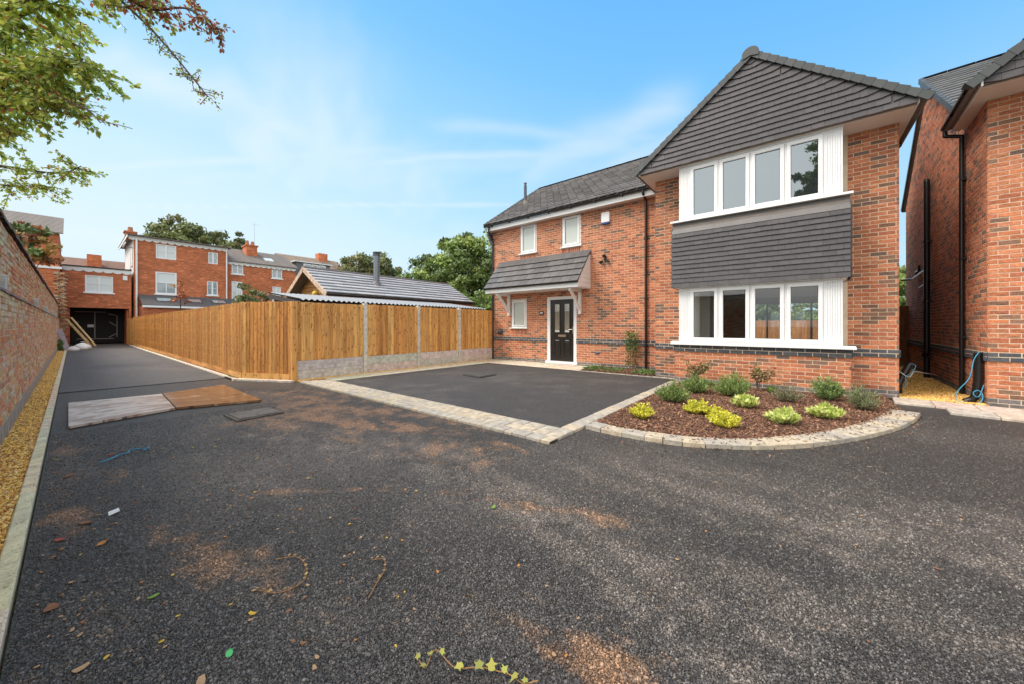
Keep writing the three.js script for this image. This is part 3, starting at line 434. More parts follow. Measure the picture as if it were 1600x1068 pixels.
  // ---- canopy over the door
  const CX0 = -9.17, CX1 = -5.24, CZ = -9.74, CYf = 2.71, CYb = 3.73, cl = Math.hypot(ZW - CZ, CYb - CYf), cs = V(0, (CYb - CYf) / cl, (ZW - CZ) / cl), cn = V(0, -cs.z, cs.y);
  const can = part('canopy', new MB().hexa([V(CX0 + 0.05, CYf - 0.03, CZ + 0.02), V(CX1 - 0.03, CYf - 0.03, CZ + 0.02), V(CX1 - 0.03, CYb - 0.03, ZW + 0.002), V(CX0 + 0.05, CYb - 0.03, ZW + 0.002), V(CX0 + 0.05, CYf - 0.05, CZ), V(CX1 - 0.03, CYf - 0.05, CZ), V(CX1 - 0.03, CYb - 0.08, ZW + 0.003), V(CX0 + 0.05, CYb - 0.08, ZW + 0.003)]), M.slateFar, house);
  const ct = tiles(V(CX0, CYf - 0.03, CZ + 0.06), V(1, 0, 0), cs, cn, CX1 - CX0, cl + 0.06, { w: 0.33, gauge: 0.27, t: 0.024, cols: [[0.115, 0.108, 0.106], [0.135, 0.126, 0.123], [0.10, 0.095, 0.094], [0.15, 0.14, 0.136]], seed: 41, lap: 0.0 });
  for (const k of ct) { const m = shadow(new THREE.Mesh(k.g, tint(M.tileVC, k.c))); m.name = 'canopy_tile'; m.applyMatrix4(k.m); can.add(m); }
  part('canopy_fascia', new MB().box(CX0 + 0.03, CX1 - 0.02, 2.535, 2.665, CZ - 0.03, CZ + 0.005).box(CX0 + 0.03, CX1 - 0.02, 2.52, 2.534, ZW + 0.002, CZ + 0.004), M.white, can);
  for (const x of [CX0 + 0.032, CX1 - 0.04]) { const ck = new MB(); for (let i = 0; i < 7; i++) { const y0 = 2.54 + i * 0.155, z0 = CZ - 0.03 - Math.max(0, (y0 + 0.15 - CYf) / (CYb - CYf)) * (CZ - ZW); if (z0 - ZW < 0.03) break; const z1 = CZ - 0.03 - Math.max(0, (y0 - CYf) / (CYb - CYf)) * (CZ - ZW); ck.hexa([V(x, y0, z1), V(x + 0.02, y0, z1), V(x + 0.02, y0 + 0.151, z0), V(x, y0 + 0.151, z0), V(x, y0, ZW + 0.002), V(x + 0.02, y0, ZW + 0.002), V(x + 0.02, y0 + 0.151, ZW + 0.002), V(x, y0 + 0.151, ZW + 0.002)]); } part('canopy_cheek', ck, M.white, can); }
  part('canopy_gutter', gutterGeo(new MB(), V(CX0 - 0.01, 2.69, CZ + 0.065), V(CX1 + 0.01, 2.69, CZ + 0.065), 0.04), M.black, can);
  for (const x of [-8.66, -5.62]) part('bracket', new MB().box(x - 0.045, x + 0.045, 1.70, 2.518, ZW + 0.002, ZW + 0.085).box(x - 0.044, x + 0.044, 2.43, 2.518, ZW + 0.087, CZ - 0.10).bar(V(x, 1.86, ZW + 0.09), V(x, 2.19, -10.20), 0.07, 0.075).bar(V(x, 2.17, -10.22), V(x, 2.45, -9.92), 0.069, 0.075), M.white, can);
  for (const x of [-8.0, -7.05, -6.1]) part('downlight', new MB().cone(V(x, 2.521, -10.0), V(x, 2.512, -10.0), 0.045, 0.045, 16), M.chrome, can);
  part('flashing', new MB().box(CX0, CX1, 3.69, 3.80, ZW + 0.004, ZW + 0.02), M.lead, can);
  // things fixed to the brickwork
  const al = thing('alarm_box', 'white burglar alarm box with blue base high on the brick wall', 'alarm box', [-4.725, 4.52, ZW]);
  part('case', new THREE.ExtrudeGeometry(new THREE.Shape([[-0.125, 0.06], [0.125, 0.06], [0.125, 0.34], [0.11, 0.36], [-0.11, 0.36], [-0.125, 0.34]].map((q) => new THREE.Vector2(...q))), { depth: 0.05, bevelEnabled: true, bevelSize: 0.012, bevelThickness: 0.02, bevelSegments: 3 }), M.white, al, true); part('strobe', new MB().poly([[-0.13, 0.05], [-0.115, 0.0], [0.115, 0.0], [0.13, 0.05]], 0, 0.07, (a, b, c) => V(a, b, c)), M.blue, al, true);
  const lp = thing('security_light', 'small black twin-spot security light below the white alarm box', 'light', [-4.75, 3.36, ZW]);
  part('mount', new MB().box(-0.04, 0.04, 0.02, 0.14, 0, 0.035), M.black, lp, true); for (const [x, y] of [[-0.08, -0.02], [0.07, 0.0], [0.0, 0.17]]) { const h = part('lamp_head', new MB().cone(V(x, y + 0.02, 0.02), V(x * 1.4, y - 0.03, 0.12), 0.03, 0.05, 12), M.black, lp, true); part('lens', new MB().cone(V(x * 1.4, y - 0.03, 0.121), V(x * 1.405, y - 0.031, 0.124), 0.042, 0.042, 12), M.glass, h, true); }
  const np = thing('number_plate', 'small black house name plate between window and front door', 'sign', [-7.18, 1.70, ZW]);
  part('plate', new MB().box(-0.10, 0.10, 0, 0.135, 0, 0.012), M.black, np, true); part('lettering', new MB().box(-0.05, 0.065, 0.078, 0.105, 0.0122, 0.015).box(-0.075, 0.07, 0.04, 0.058, 0.0122, 0.015), M.white, np, true);
  const mv = thing('outside_socket', 'black rounded outdoor socket box on brick wall by the fence', 'socket', [-9.1, 1.08, ZW]); part('box', new MB().geo(new THREE.SphereGeometry(0.11, 14, 10, 0, Math.PI).scale(1, 0.95, 1.3)), std([0.06, 0.06, 0.065], 0.5), mv, true); part('back_plate', new MB().box(-0.12, 0.12, -0.11, 0.12, 0, 0.02), std([0.12, 0.12, 0.125], 0.5), mv, true);
  const ab = thing('air_brick', 'grey oval vent cover low on the wall right of the door', 'vent', [-5.02, 0.48, ZW]); part('cover', new MB().geo(new THREE.SphereGeometry(0.1, 14, 8, 0, Math.PI).scale(1, 0.45, 0.35)), std([0.10, 0.11, 0.14], 0.5), ab, true);
}

// ================================================================ the neighbouring house, turned a little
const nextHouse = thing('brick_house', 'second red brick house beyond the gravel passage, side wall with black pipes', 'house', [2.42, 0, -9.47], -0.045);
{
  const mort = new MB(), all = [], P = nextHouse, L = (n, mb, mat, par = P) => part(n, mb, mat, par, true);
  const ms = basis(V(0, 0, -7.93), V(0, 0, 1), V(-1, 0, 0)), RY = 7.62, span = (v) => (v < 5.2 ? [0, 7.93] : v > RY - 0.1 ? null : [(v - 5.2) / (RY - 5.2) * 3.4, 7.93 - 1.11 - (v - 5.2) / (RY - 5.2) * 3.42]);
  backing(mort, ms, [[0, 0], [7.92, 0], [7.92, 5.15], [6.82, 5.2], [3.4, RY], [0, 5.2]], []);
  all.push(...bricks(ms, 7.93, 102, { seed: 61, span, darkness: 0.2 }));
  const mf = basis(V(0, 0, 0), V(1, 0, 0), V(0, 0, 1)); backing(mort, mf, [[0.01, 0], [4.3, 0], [4.3, 5.15], [0.01, 5.15]], []); bandBed(mort, mf, [[0.004, 4.29]]); bandBed(mort, ms, [[0.004, 7.926]]); all.push(...bricks(mf, 4.3, 68, { seed: 62, darkness: 0.18 }));
  lay('brick', 'bricks', all, M.brickVC, P, 300); L('wall', mort, M.mortar);
  L('rear_wall', new MB().box(0.3, 8, 0, 5.2, -7.9, -7.6).box(4.02, 4.3, 0, 5.15, -7.6, -0.3), M.farBrick);
  // roofs
  const deck = new MB(), tl = [], EY = 5.22, RZ = -4.53, fz = -0.82, L2 = Math.hypot(RZ - fz, RY + 0.12 - EY), s2 = V(0, (RY + 0.12 - EY) / L2, (RZ - fz) / L2), n2 = V(0, -s2.z, s2.y);
  tl.push(...tiles(V(-0.12, EY, fz), V(1, 0, 0), s2, n2, 3.4, L2, { cols: [[0.22, 0.22, 0.22], [0.25, 0.25, 0.25], [0.19, 0.19, 0.19]], seed: 71, t: 0.03 }));
  deck.hexa([V(-0.12, EY, fz), V(8, EY, fz), V(8, RY + 0.11, RZ), V(-0.12, RY + 0.11, RZ), V(-0.12, EY - 0.06, fz), V(8, EY - 0.06, fz), V(8, RY + 0.05, RZ), V(-0.12, RY + 0.05, RZ)]);
  deck.hexa([V(8, EY, -8.26), V(-0.05, EY, -8.26), V(-0.05, RY + 0.11, RZ - 0.01), V(8, RY + 0.11, RZ - 0.01), V(8, EY - 0.06, -8.26), V(-0.05, EY - 0.06, -8.26), V(-0.05, RY + 0.05, RZ - 0.01), V(8, RY + 0.05, RZ - 0.01)]);
  for (let i = 0; i < 18; i++) { const a = V(-0.13, EY, fz).addScaledVector(s2, i * L2 / 18), b = V(-0.13, EY, fz).addScaledVector(s2, (i + 1) * L2 / 18 + 0.012); L('verge_cap', new MB().bar(a.addScaledVector(n2, 0.015), b.addScaledVector(n2, 0.006), 0.07, 0.12, CAP[i % 3], n2), M.tileVC); const c = V(-0.06, EY, -8.24).addScaledVector(V(0, s2.y, -s2.z), i * L2 / 18), d = V(-0.06, EY, -8.24).addScaledVector(V(0, s2.y, -s2.z), (i + 1) * L2 / 18 + 0.012); L('verge_cap', new MB().bar(c, d, 0.04, 0.10, CAP[(i + 1) % 3], V(0, -s2.z, -s2.y)), M.tileVC); }
  for (let i = 0; i < 12; i++) { const g = new THREE.CylinderGeometry(0.12, 0.125, 0.44, 10, 1, false, 0, Math.PI); g.rotateZ(Math.PI / 2); L('ridge_tile', new MB().geo(g, new THREE.Matrix4().makeRotationX(-Math.PI / 2).setPosition(0.1 + i * 0.45, RY + 0.08, RZ), CAP[i % 3]), M.tileVC); }
  // its front cross-gable: soffit, hung tiles, verge, gutter
  const ZG = 0.63, KY = 5.17, EL = -0.19, AX = 2.11, slope = 0.765, sl = V(1, slope, 0).normalize(), nl = V(-slope, 1, 0).normalize();
  const Ls = (AX - EL + 0.12) / sl.x; tl.push(...tiles(V(EL - 0.12, KY - 0.07, -3.2), V(0, 0, 1), sl, nl, 3.86, Ls, { cols: TILE, seed: 72, skip: (a, h) => -3.2 + a < -1.1 - (h / Ls) * 2.2 }));
  deck.hexa([V(EL - 0.1, KY - 0.1, -1.05), V(EL - 0.1, KY - 0.1, ZG), V(AX, KY + (AX - EL) * slope - 0.02, ZG), V(AX, KY + (AX - EL) * slope - 0.02, -3.2), V(EL - 0.06, KY - 0.13, -1.05), V(EL - 0.06, KY - 0.13, ZG), V(AX, KY + (AX - EL) * slope - 0.06, ZG), V(AX, KY + (AX - EL) * slope - 0.06, -3.2)]);
  deck.hexa([V(2 * AX - EL, KY - 0.1, ZG), V(2 * AX - EL, KY - 0.1, -3.2), V(AX + 0.005, KY + (AX - EL) * slope - 0.02, -3.2), V(AX + 0.005, KY + (AX - EL) * slope - 0.02, ZG), V(2 * AX - EL, KY - 0.16, ZG), V(2 * AX - EL, KY - 0.16, -3.2), V(AX + 0.005, KY + (AX - EL) * slope - 0.08, -3.2), V(AX + 0.005, KY + (AX - EL) * slope - 0.08, ZG)]);
  L('roof_deck', deck, M.slateFar); lay('roof_tile', 'roof_tiles', tl, M.tileVC, P, 300);
  L('gable_board', new MB().poly([[EL, 5.045], [2 * AX - EL, 5.045], [2 * AX - EL, KY], [AX, KY + (AX - EL) * slope - 0.03], [EL, KY]], ZG - 0.06, ZG - 0.004, (a, b, c) => V(a, b, c)), M.slateFar);
  const hung = [], r = rng(78), xl = (y) => (y < KY ? EL : EL + (y - KY) / slope);
  for (let i = 0; i < 15; i++) { const y = 5.035 + i * 0.115; for (let k = 0; k < 25; k++) { const a = xl(y + 0.04) + k * 0.19 + (i % 2) * (k ? -0.095 : 0), b = Math.min(a + (k || !(i % 2) ? 0.187 : 0.092), 2 * AX - xl(y + 0.04)); if (b - a < 0.03) break; const mb = new MB(), u0 = k ? 0 : 0.04; mb.poly([[0, u0], [b - a, 0], [b - a, 0.15], [Math.max(0, xl(y + 0.15) - a), 0.15]], (p, q) => 0.018 - q * 0.1 - 0.012, (p, q) => 0.028 - q * 0.1, (p, q, w) => V(p, q, w)); hung.push({ g: mb.build(), m: new THREE.Matrix4().setPosition(a, y, ZG), c: HANG[Math.floor(r() * 5)] }); } }
  lay('hanging_tile', 'hanging_tiles', hung, M.hangVC, P, 120);
  for (let i = 0; i < 18; i++) { const q = (k) => V(EL - 0.13, KY - 0.1, 0).addScaledVector(sl, k * Ls / 18), a = q(i), b = q(i + 1.07), Q = (p, h, z) => p.clone().addScaledVector(nl, h).setZ(z); L('verge_cap', new MB().hexa([Q(a, -0.075, ZG + 0.075), Q(b, -0.06, ZG + 0.07), Q(b, 0.05, ZG + 0.07), Q(a, 0.07, ZG + 0.075), Q(a, -0.075, ZG + 0.04), Q(b, -0.06, ZG + 0.04), Q(b, 0.05, ZG - 0.15), Q(a, 0.07, ZG - 0.15)], CAP[i % 3]), M.tileVC); }
  L('soffit', new MB().box(EL + 0.02, 4.3, 5.027, 5.043, 0.001, ZG - 0.062).box(EL + 0.02, -0.001, 5.0275, 5.0425, -1.1, 0), M.soffit);
  L('fascia', new MB().box(EL - 0.004, EL + 0.018, 5.02, 5.19, -1.15, ZG + 0.03), M.white);
  const gut = L('gutter', gutterGeo(new MB(), V(EL - 0.065, 5.17, ZG + 0.05), V(EL - 0.065, 5.17, -1.22), 0.058), M.black); for (const z of [0.3, -0.5]) L('gutter_bracket', new MB().box(EL - 0.13, EL - 0.005, 5.1, 5.19, z - 0.014, z + 0.014), M.black, gut);
  const dp = L('downpipe', new MB().poles([V(EL - 0.065, 5.12, -1.18), V(EL - 0.065, 5.0, -1.18), V(-0.05, 4.93, -1.18), V(-0.05, 0.02, -1.18)], 0.034, null, 12), M.black);
  for (const y of [4.1, 2.6, 1.1]) L('pipe_clip', new MB().box(-0.06, 0, y - 0.02, y + 0.02, -1.245, -1.115), M.black, dp);
  const so = L('soil_pipe', new MB().cone(V(-0.08, 0.0, -4.1), V(-0.08, 4.95, -4.1), 0.056, 0.056, 14).cone(V(-0.08, 4.95, -4.1), V(-0.08, 5.02, -4.1), 0.062, 0.05, 14), M.black);
  for (const y of [3.4, 1.9, 0.55]) L('pipe_collar', new MB().cone(V(-0.08, y, -4.1), V(-0.08, y + 0.07, -4.1), 0.066, 0.066, 14).box(-0.08, 0, y + 0.02, y + 0.05, -4.2, -4.0), M.black, so);
  L('access_cap', new MB().cone(V(-0.08, 0.62, -4.04), V(-0.14, 0.62, -3.95), 0.05, 0.05, 12), M.black, so);
  L('branch_pipe', new MB().poles([V(-0.08, 2.75, -4.15), V(-0.09, 2.68, -6.0)], 0.03).poles([V(-0.09, 2.68, -6.0), V(-0.3, 2.68, -6.1)], 0.03), M.steel); L('branch_pipe', new MB().poles([V(-0.06, 2.42, -4.15), V(-0.06, 2.36, -5.2)], 0.02), M.steel);
  L('drain_bend', new MB().poles([V(-0.05, 3.0, -5.35), V(-0.05, 2.86, -5.35), V(-0.05, 2.86, -5.7), V(-0.05, 2.72, -5.7)], 0.03), M.black);
}
// corrugated duct ends with pull cord standing out of the gravel
function duct(label, pts, rope) {
  const d = thing('cable_duct', label, 'duct', [pts[0].x, 0, pts[0].z], 0, 'cable duct ends by the passage'), cv = new THREE.CatmullRomCurve3(pts), mb = new MB();
  for (let k = 0; k < 34; k++) { const a = cv.getPoint(k / 34), b = cv.getPoint((k + 0.62) / 34), c = cv.getPoint((k + 1) / 34); mb.cone(a, b, 0.056, 0.056, 12); mb.cone(b, c, 0.05, 0.05, 12); }
  part('pipe', mb, M.black, d); part('cord', new MB().tube(rope, 0.006, null, 6, 60), M.blueRope, d);
  return d;
}
duct('black corrugated duct with blue cord leaning at the second house corner', [V(2.22, 0.03, -9.62), V(2.31, 0.10, -9.60), V(2.35, 0.3, -9.60), V(2.36, 0.88, -9.60)], [V(2.36, 0.9, -9.55), V(2.30, 0.78, -9.52), V(2.24, 0.45, -9.50), V(2.12, 0.22, -9.5), V(2.10, 0.08, -9.5), V(2.2, 0.03, -9.45), V(2.34, 0.05, -9.46), V(2.38, 0.2, -9.5), V(2.33, 0.26, -9.5), V(2.28, 0.2, -9.5), V(2.33, 0.14, -9.5), V(2.40, 0.35, -9.52)]);
{ const d = duct('short black corrugated duct with blue cord at the corner of the new house', [V(1.50, 0.0, -10.0), V(1.50, 0.2, -10.0), V(1.55, 0.35, -10.03), V(1.66, 0.60, -10.1)], [V(1.67, 0.62, -10.08), V(1.72, 0.58, -10.0), V(1.66, 0.45, -9.95), V(1.58, 0.35, -9.94), V(1.60, 0.25, -9.93), V(1.55, 0.15, -9.93)]); part('tie', new MB().tube([V(1.45, 0.52, -9.98), V(1.55, 0.42, -9.94), V(1.63, 0.36, -9.96), V(1.70, 0.45, -10.05), V(1.95, 0.4, -10.6), V(2.3, 0.28, -11.6)], 0.006, null, 6, 40), M.whiteRope, d); }

// ================================================================ ground, lane, forecourt, drive
struct('ground', new MB().quad(V(-400, -0.05, 400), V(400, -0.05, 400), V(400, -0.05, -400), V(-400, -0.05, -400)), surf(T_grain, [0.12, 0.11, 0.07], 0.95, 0.01), 'rough garden ground around the houses');
M.mac = surf(T_mac, [1, 1, 1], 0.5, 0.0085, VC);
// where red clay and pale dust lie on the surfacing: [x, z, rx, rz, turn, strength]
const CLAY = [[-2.62, -0.52, 0.38, 0.10, 0.2, 0.62], [-2.50, -0.66, 0.26, 0.05, 0.2, 0.6], [-2.93, -1.33, 0.4, 0.05, 0.75, 0.75], [-7.2, -2.75, 1.0, 0.22, 0.2, 0.75], [-7.4, -3.1, 0.9, 0.2, 0.1, 0.7], [-5.3, -2.9, 1.3, 0.32, 0.25, 0.85], [-4.7, -2.45, 0.9, 0.28, 0.3, 0.75], [-4.0, -2.8, 0.8, 0.25, 0.1, 0.8], [-5.6, -2.2, 0.8, 0.25, 0.3, 0.7], [-3.2, -2.9, 0.6, 0.12, 0.05, 0.45], [-0.68, -1.27, 0.20, 0.07, 0.6, 0.75], [-0.55, -1.25, 0.28, 0.06, 0.1, 0.72], [-0.76, -1.20, 0.12, 0.08, 0.2, 0.6], [-0.35, -1.22, 0.25, 0.04, 0.15, 0.6], [-6.4, -2.6, 0.8, 0.2, 0.2, 0.65], [-5.0, -1.9, 1.3, 0.3, 0.25, 0.5], [-3.6, -2.4, 1.0, 0.25, 0.15, 0.5], [-6.6, -2.35, 1.0, 0.2, 0.1, 0.6], [-4.3, -0.25, 0.5, 0.1, 0.1, 0.35], [-5.7, 0.0, 0.6, 0.1, 0.1, 0.4], [-3.9, 0.02, 0.5, 0.08, 0, 0.45], [-1.45, -2.15, 0.5, 0.07, 0.35, 0.45]];
const DUST = [[-3.5, -2.3, 0.9, 0.5, 0.2, 0.6], [-2.9, -2.55, 0.9, 0.35, 0.1, 0.5], [-2.0, -2.15, 0.7, 0.2, 0.35, 0.6], [-1.4, -2.1, 0.9, 0.12, 0.4, 0.6], [-2.4, -2.1, 0.8, 0.25, 0.2, 0.5], [0.9, -3.5, 1.1, 0.5, 0.5, 0.75], [1.4, -4.0, 1.0, 0.4, 0.4, 0.6], [0.2, -3.4, 1.2, 0.25, 0.3, 0.5], [-0.5, -3.6, 1.4, 0.25, 0.2, 0.45], [-4.2, -1.7, 1.4, 0.5, 0.1, 0.5], [-4.0, -1.0, 1.5, 0.5, 0, 0.4], [-6.4, -1.2, 1.4, 0.5, 0, 0.45], [-1.1, -1.1, 0.4, 0.2, 0.2, 0.35], [-0.2, -2.2, 1.4, 0.2, 0.35, 0.45], [-8, -2.3, 1.5, 0.4, 0.2, 0.5], [0.6, -2.4, 1.5, 0.12, 0.45, 0.5], [1.5, -2.9, 1.4, 0.15, 0.5, 0.5]];
const TRACKS = [[[-5.6, -1.7], [-4.2, -2.2], [-2.8, -2.45], [-1.5, -2.25], [-0.4, -1.9], [0.6, -1.75]], [[-5.2, -1.35], [-3.8, -1.85], [-2.6, -2.12], [-1.5, -1.98], [-0.5, -1.66], [0.4, -1.5]], [[-1.8, -3.0], [-0.4, -2.75], [0.8, -2.9], [2.2, -3.6]], [[-1.6, -3.35], [-0.3, -3.1], [0.8, -3.3], [2.0, -4.0]]].map((t) => new THREE.CatmullRomCurve3(t.map(([x, z]) => V(x, 0, z))).getSpacedPoints(60));
const track = (x, z) => { let d = 9; for (const t of TRACKS) for (const p of t) { const q = (p.x - x) * (p.x - x) + (p.z - z) * (p.z - z); if (q < d) d = q; } return Math.exp(-d / 0.009); };
const patches = (list, x, z) => { let m = 0; for (const [a, b, rx, rz, t, s] of list) { const dx = x - a, dz = z - b; if (Math.abs(dx) > rx * 2.6 || Math.abs(dz) > rx * 2.6) continue; const c = Math.cos(t), n = Math.sin(t), u = (dx * c - dz * n) / rx, v = (dx * n + dz * c) / rz; m = Math.max(m, s * Math.exp(-(u * u + v * v) * 0.9)); } return m; };
function surfacing(x, z, fresh) {
  const big = fbm(x * 0.55 + 20, z * 0.9 + 7, 4, 0, 0, 3), mid = fbm(x * 3, z * 3, 4, 0, 0, 9), fine = fbm(x * 14, z * 14, 3, 0, 0, 15);
  let c = mix3([0.125, 0.113, 0.103], [0.22, 0.195, 0.172], sm(0.35, 0.7, big * 0.75 + mid * 0.25) * 0.75);
  if (fresh) return mix3(fresh === 1 ? [0.20, 0.195, 0.196] : [0.12, 0.115, 0.113], fresh === 1 ? [0.27, 0.26, 0.255] : [0.27, 0.245, 0.225], sm(0.45, 0.72, big * 0.5 + mid * 0.5) * (fresh === 1 ? 0.9 : 0.5));
  const du = sm(0.12, 0.75, patches(DUST, x, z) * (0.2 + 1.5 * fbm(x * 2 + z * 0.8, z * 7 - x * 2.6, 4, 0, 0, 19)) * (0.3 + 1.4 * fine)); c = mix3(c, [0.40, 0.34, 0.29], du * 0.5); if (z > -4.6 && x > -6.2 && x < 2.6) c = mix3(c, [0.46, 0.39, 0.33], 0.5 * track(x, z) * sm(0.35, 0.6, mid * 0.6 + fine * 0.4));
  const st = fbm(x * 5 + z * 2, z * 11 - x * 4, 4, 0, 0, 27), pm = patches(CLAY, x, z), mu = pm < 0.03 ? 0 : sm(0.20, 0.85, pm * 0.85 + (mid - 0.5) * 1.1 + (st - 0.5) * 0.9 + (fine - 0.5) * 0.7 + 0.06); c = mix3(c, mix3([0.72, 0.36, 0.165], [0.54, 0.35, 0.22], st), mu * 0.88);
  const sp = sm(0.70, 0.76, fbm(x * 22, z * 22, 2, 0, 0, 33)) * sm(0.45, 0.65, mid); return mix3(c, [0.36, 0.25, 0.16], sp * 0.45);
}
function sheet(x0, x1, z0, z1, step, y, fn, keep) {
  const nx = Math.ceil((x1 - x0) / step), nz = Math.ceil((z1 - z0) / step), p = [], n = [], u = [], c = [], id = [], at = (i, j) => [x0 + (x1 - x0) * i / nx, z0 + (z1 - z0) * j / nz];
  for (let j = 0; j <= nz; j++) for (let i = 0; i <= nx; i++) { const [x, z] = at(i, j); p.push(x, y + 0.006 * (fbm(x * 2.2, z * 2.2, 3, 0, 0, 71) - 0.5), z); n.push(0, 1, 0); u.push(x, -z); c.push(...fn(x, z)); }
  for (let j = 0; j < nz; j++) for (let i = 0; i < nx; i++) { const [x, z] = at(i + 0.5, j + 0.5); if (keep && !keep(x, z)) continue; const a = j * (nx + 1) + i, b = a + 1, d = a + nx + 1, e = d + 1; id.push(a, d, b, b, d, e); }
  const g = new THREE.BufferGeometry(); g.setAttribute('position', new THREE.Float32BufferAttribute(p, 3)); g.setAttribute('normal', new THREE.Float32BufferAttribute(n, 3)); g.setAttribute('uv', new THREE.Float32BufferAttribute(u, 2)); g.setAttribute('color', new THREE.Float32BufferAttribute(c, 3)); g.setIndex(id); g.computeVertexNormals(); return g;
}
const behindFence = (x, z) => x < -9.3 && z < -2.6 + Math.min(0, -(x + 10.75) * 0.5);
struct('forecourt', sheet(-12, 6.5, -9.3, 0.17, 0.05, 0, (x, z) => surfacing(x, z).map((v) => v * 0.92), (x, z) => !behindFence(x, z) && !(x > -8.4 && x < -2.5 && z < -4.0) && !(x > -2.1 && x < 0.4 && z < -5.6)), M.mac, 'dark macadam forecourt with red clay and dust marks');
struct('forecourt', sheet(-1.75, 14, 0.17, 14, 0.4, 0, (x, z) => surfacing(x, z)), M.mac, 'macadam behind the viewpoint'); struct('forecourt', sheet(6.5, 16, -9.3, 0.17, 0.4, 0, (x, z) => surfacing(x, z)), M.mac, 'macadam beside the second house');
struct('lane', sheet(-38.2, -11.35, -2.55, 0.17, 0.12, 0.012, (x, z) => surfacing(x, z, 1)), surf(T_mac, [1, 1, 1], 0.7, 0.004, VC), 'smooth newer lane surfacing between wall and fence');
const drive = struct('driveway', sheet(-8.62, -2.37, -9.35, -3.9, 0.06, 0.026, (x, z) => surfacing(x, z, 2)), surf(T_mac, [1, 1, 1], 0.72, 0.005, VC), 'fresh black driveway in front of the entrance');

// setts, kerbs and slabs
const SETT = [[0.60, 0.52, 0.41], [0.56, 0.50, 0.42], [0.63, 0.53, 0.40], [0.52, 0.475, 0.415], [0.58, 0.515, 0.425], [0.65, 0.555, 0.43], [0.50, 0.46, 0.41]];
const up90 = new THREE.Matrix4().makeRotationX(-Math.PI / 2); // block front faces up, v runs to -z
function sett(list, x, z, l, w, turn, top, r, h = 0.07) { const m = new THREE.Matrix4().makeRotationY(turn).multiply(up90).setPosition(x, top + rr(-0.003, 0.003, r), z); list.push({ g: block(Math.round(l * 100) / 100, Math.round(w * 100) / 100, h, Math.floor(r() * 6), 0.007), m, c: SETT[Math.floor(r() * SETT.length)] }); }
const edging = thing('sett_edging', 'band of tan and grey stone setts edging the driveway', 'edging', [0, 0, 0]);
{
  const r = rng(401), l = [];
  for (let row = 0; row < 3; row++) { let x = -9.1 + row * 0.07; while (x < -2.2) { let w = [0.13, 0.17, 0.21, 0.25][Math.floor(r() * 4)]; if (x + w > -2.2) w = -2.165 - x; sett(l, x, -3.355 - row * 0.187, w - 0.006, 0.18, 0, 0.036, r); x += w; } }
  for (let z = -3.93; z > -8.78;) { const w = [0.17, 0.21, 0.25][Math.floor(r() * 3)]; sett(l, -2.365, z, 0.20, w - 0.006, 0, 0.036, r); z -= w; }
  for (let x = -5.02; x < -2.45;) { const w = [0.17, 0.21][Math.floor(r() * 2)]; sett(l, x, -9.28, w - 0.006, 0.11, 0, 0.045, r); x += w; }
  lay('sett', 'setts', l, M.stoneVC, edging, 300);
  part('bedding', new MB().box(-9.1, -2.17, -0.02, 0.024, -3.91, -3.36).box(-2.37, -2.17, -0.02, 0.024, -8.8, -3.915), surf(T_stone, [0.30, 0.27, 0.23], 0.95, 0.003), edging);
}
const bedCurve = new THREE.CatmullRomCurve3([[-2.16, -4.17], [-1.8, -4.14], [-1.42, -4.15], [-0.95, -4.25], [-0.44, -4.53], [0.02, -4.96], [0.53, -5.70], [0.97, -6.55], [1.25, -7.3], [1.40, -7.85]].map(([x, z]) => V(x, 0, z)));
const bedEdge = thing('bed_edging', 'curved row of stone blocks around the planted bed', 'edging', [0, 0, 0]);
{
  const r = rng(402), len = bedCurve.getLength(); let s = 0.02;
  while (s < len - 0.1) { const w = rr(0.19, 0.27, r), a = bedCurve.getPointAt(s / len), b = bedCurve.getPointAt(Math.min(1, (s + w) / len)), d = V().subVectors(b, a), t = Math.atan2(-d.z, d.x), wd = mix(0.22, 0.32, sm(0, len, s)); const l = []; sett(l, a.x, a.z, d.length() - 0.01, wd, t, 0.055, r, 0.09); const m = shadow(new THREE.Mesh(l[0].g, tint(M.stoneVC, l[0].c))); m.name = 'stone_block'; m.applyMatrix4(l[0].m); bedEdge.add(m); s += w; }
}
const kerb = thing('lane_kerb', 'long pale concrete kerb between golden gravel and lane', 'kerb', [0, 0, 0]);
{ const r = rng(403), l = []; for (let x = -1.9; x > -30.5; x -= 0.915) { l.push({ g: block(0.91, 0.075, 0.15, Math.floor(r() * 6), 0.008), m: new THREE.Matrix4().makeRotationX(-Math.PI / 2).setPosition(x - 0.91, 0.045 + rr(-0.003, 0.003, r), 0.255), c: [0.98, 0.82, 0.58].map((v) => v * rr(0.92, 1.05, r)) }); } lay('kerbstone', 'kerbstones', l, M.stoneVC, kerb, 300); }
const kerb2 = thing('fence_kerb', 'low concrete strip along the foot of the timber fence', 'kerb', [0, 0, 0]);
{ const r = rng(404), l = [], put = (x, z, len, t) => l.push({ g: block(len - 0.008, 0.1, 0.15, Math.floor(r() * 6), 0.012), m: new THREE.Matrix4().makeRotationY(t).multiply(up90).setPosition(x, 0.05, z), c: [0.86, 0.77, 0.62].map((v) => v * rr(0.9, 1.05, r)) }); for (let x = -36.5; x < -11.6; x += 0.915) put(x, -2.47, 0.915, 0); for (let k = 0; k < 2; k++) put(-10.72 + k * 0.72, -2.51 - k * 0.36, 0.8, 0.464); put(-11.55, -2.47, 0.85, 0.0); lay('kerbstone', 'kerbstones', l, M.stoneVC, kerb2, 300); }
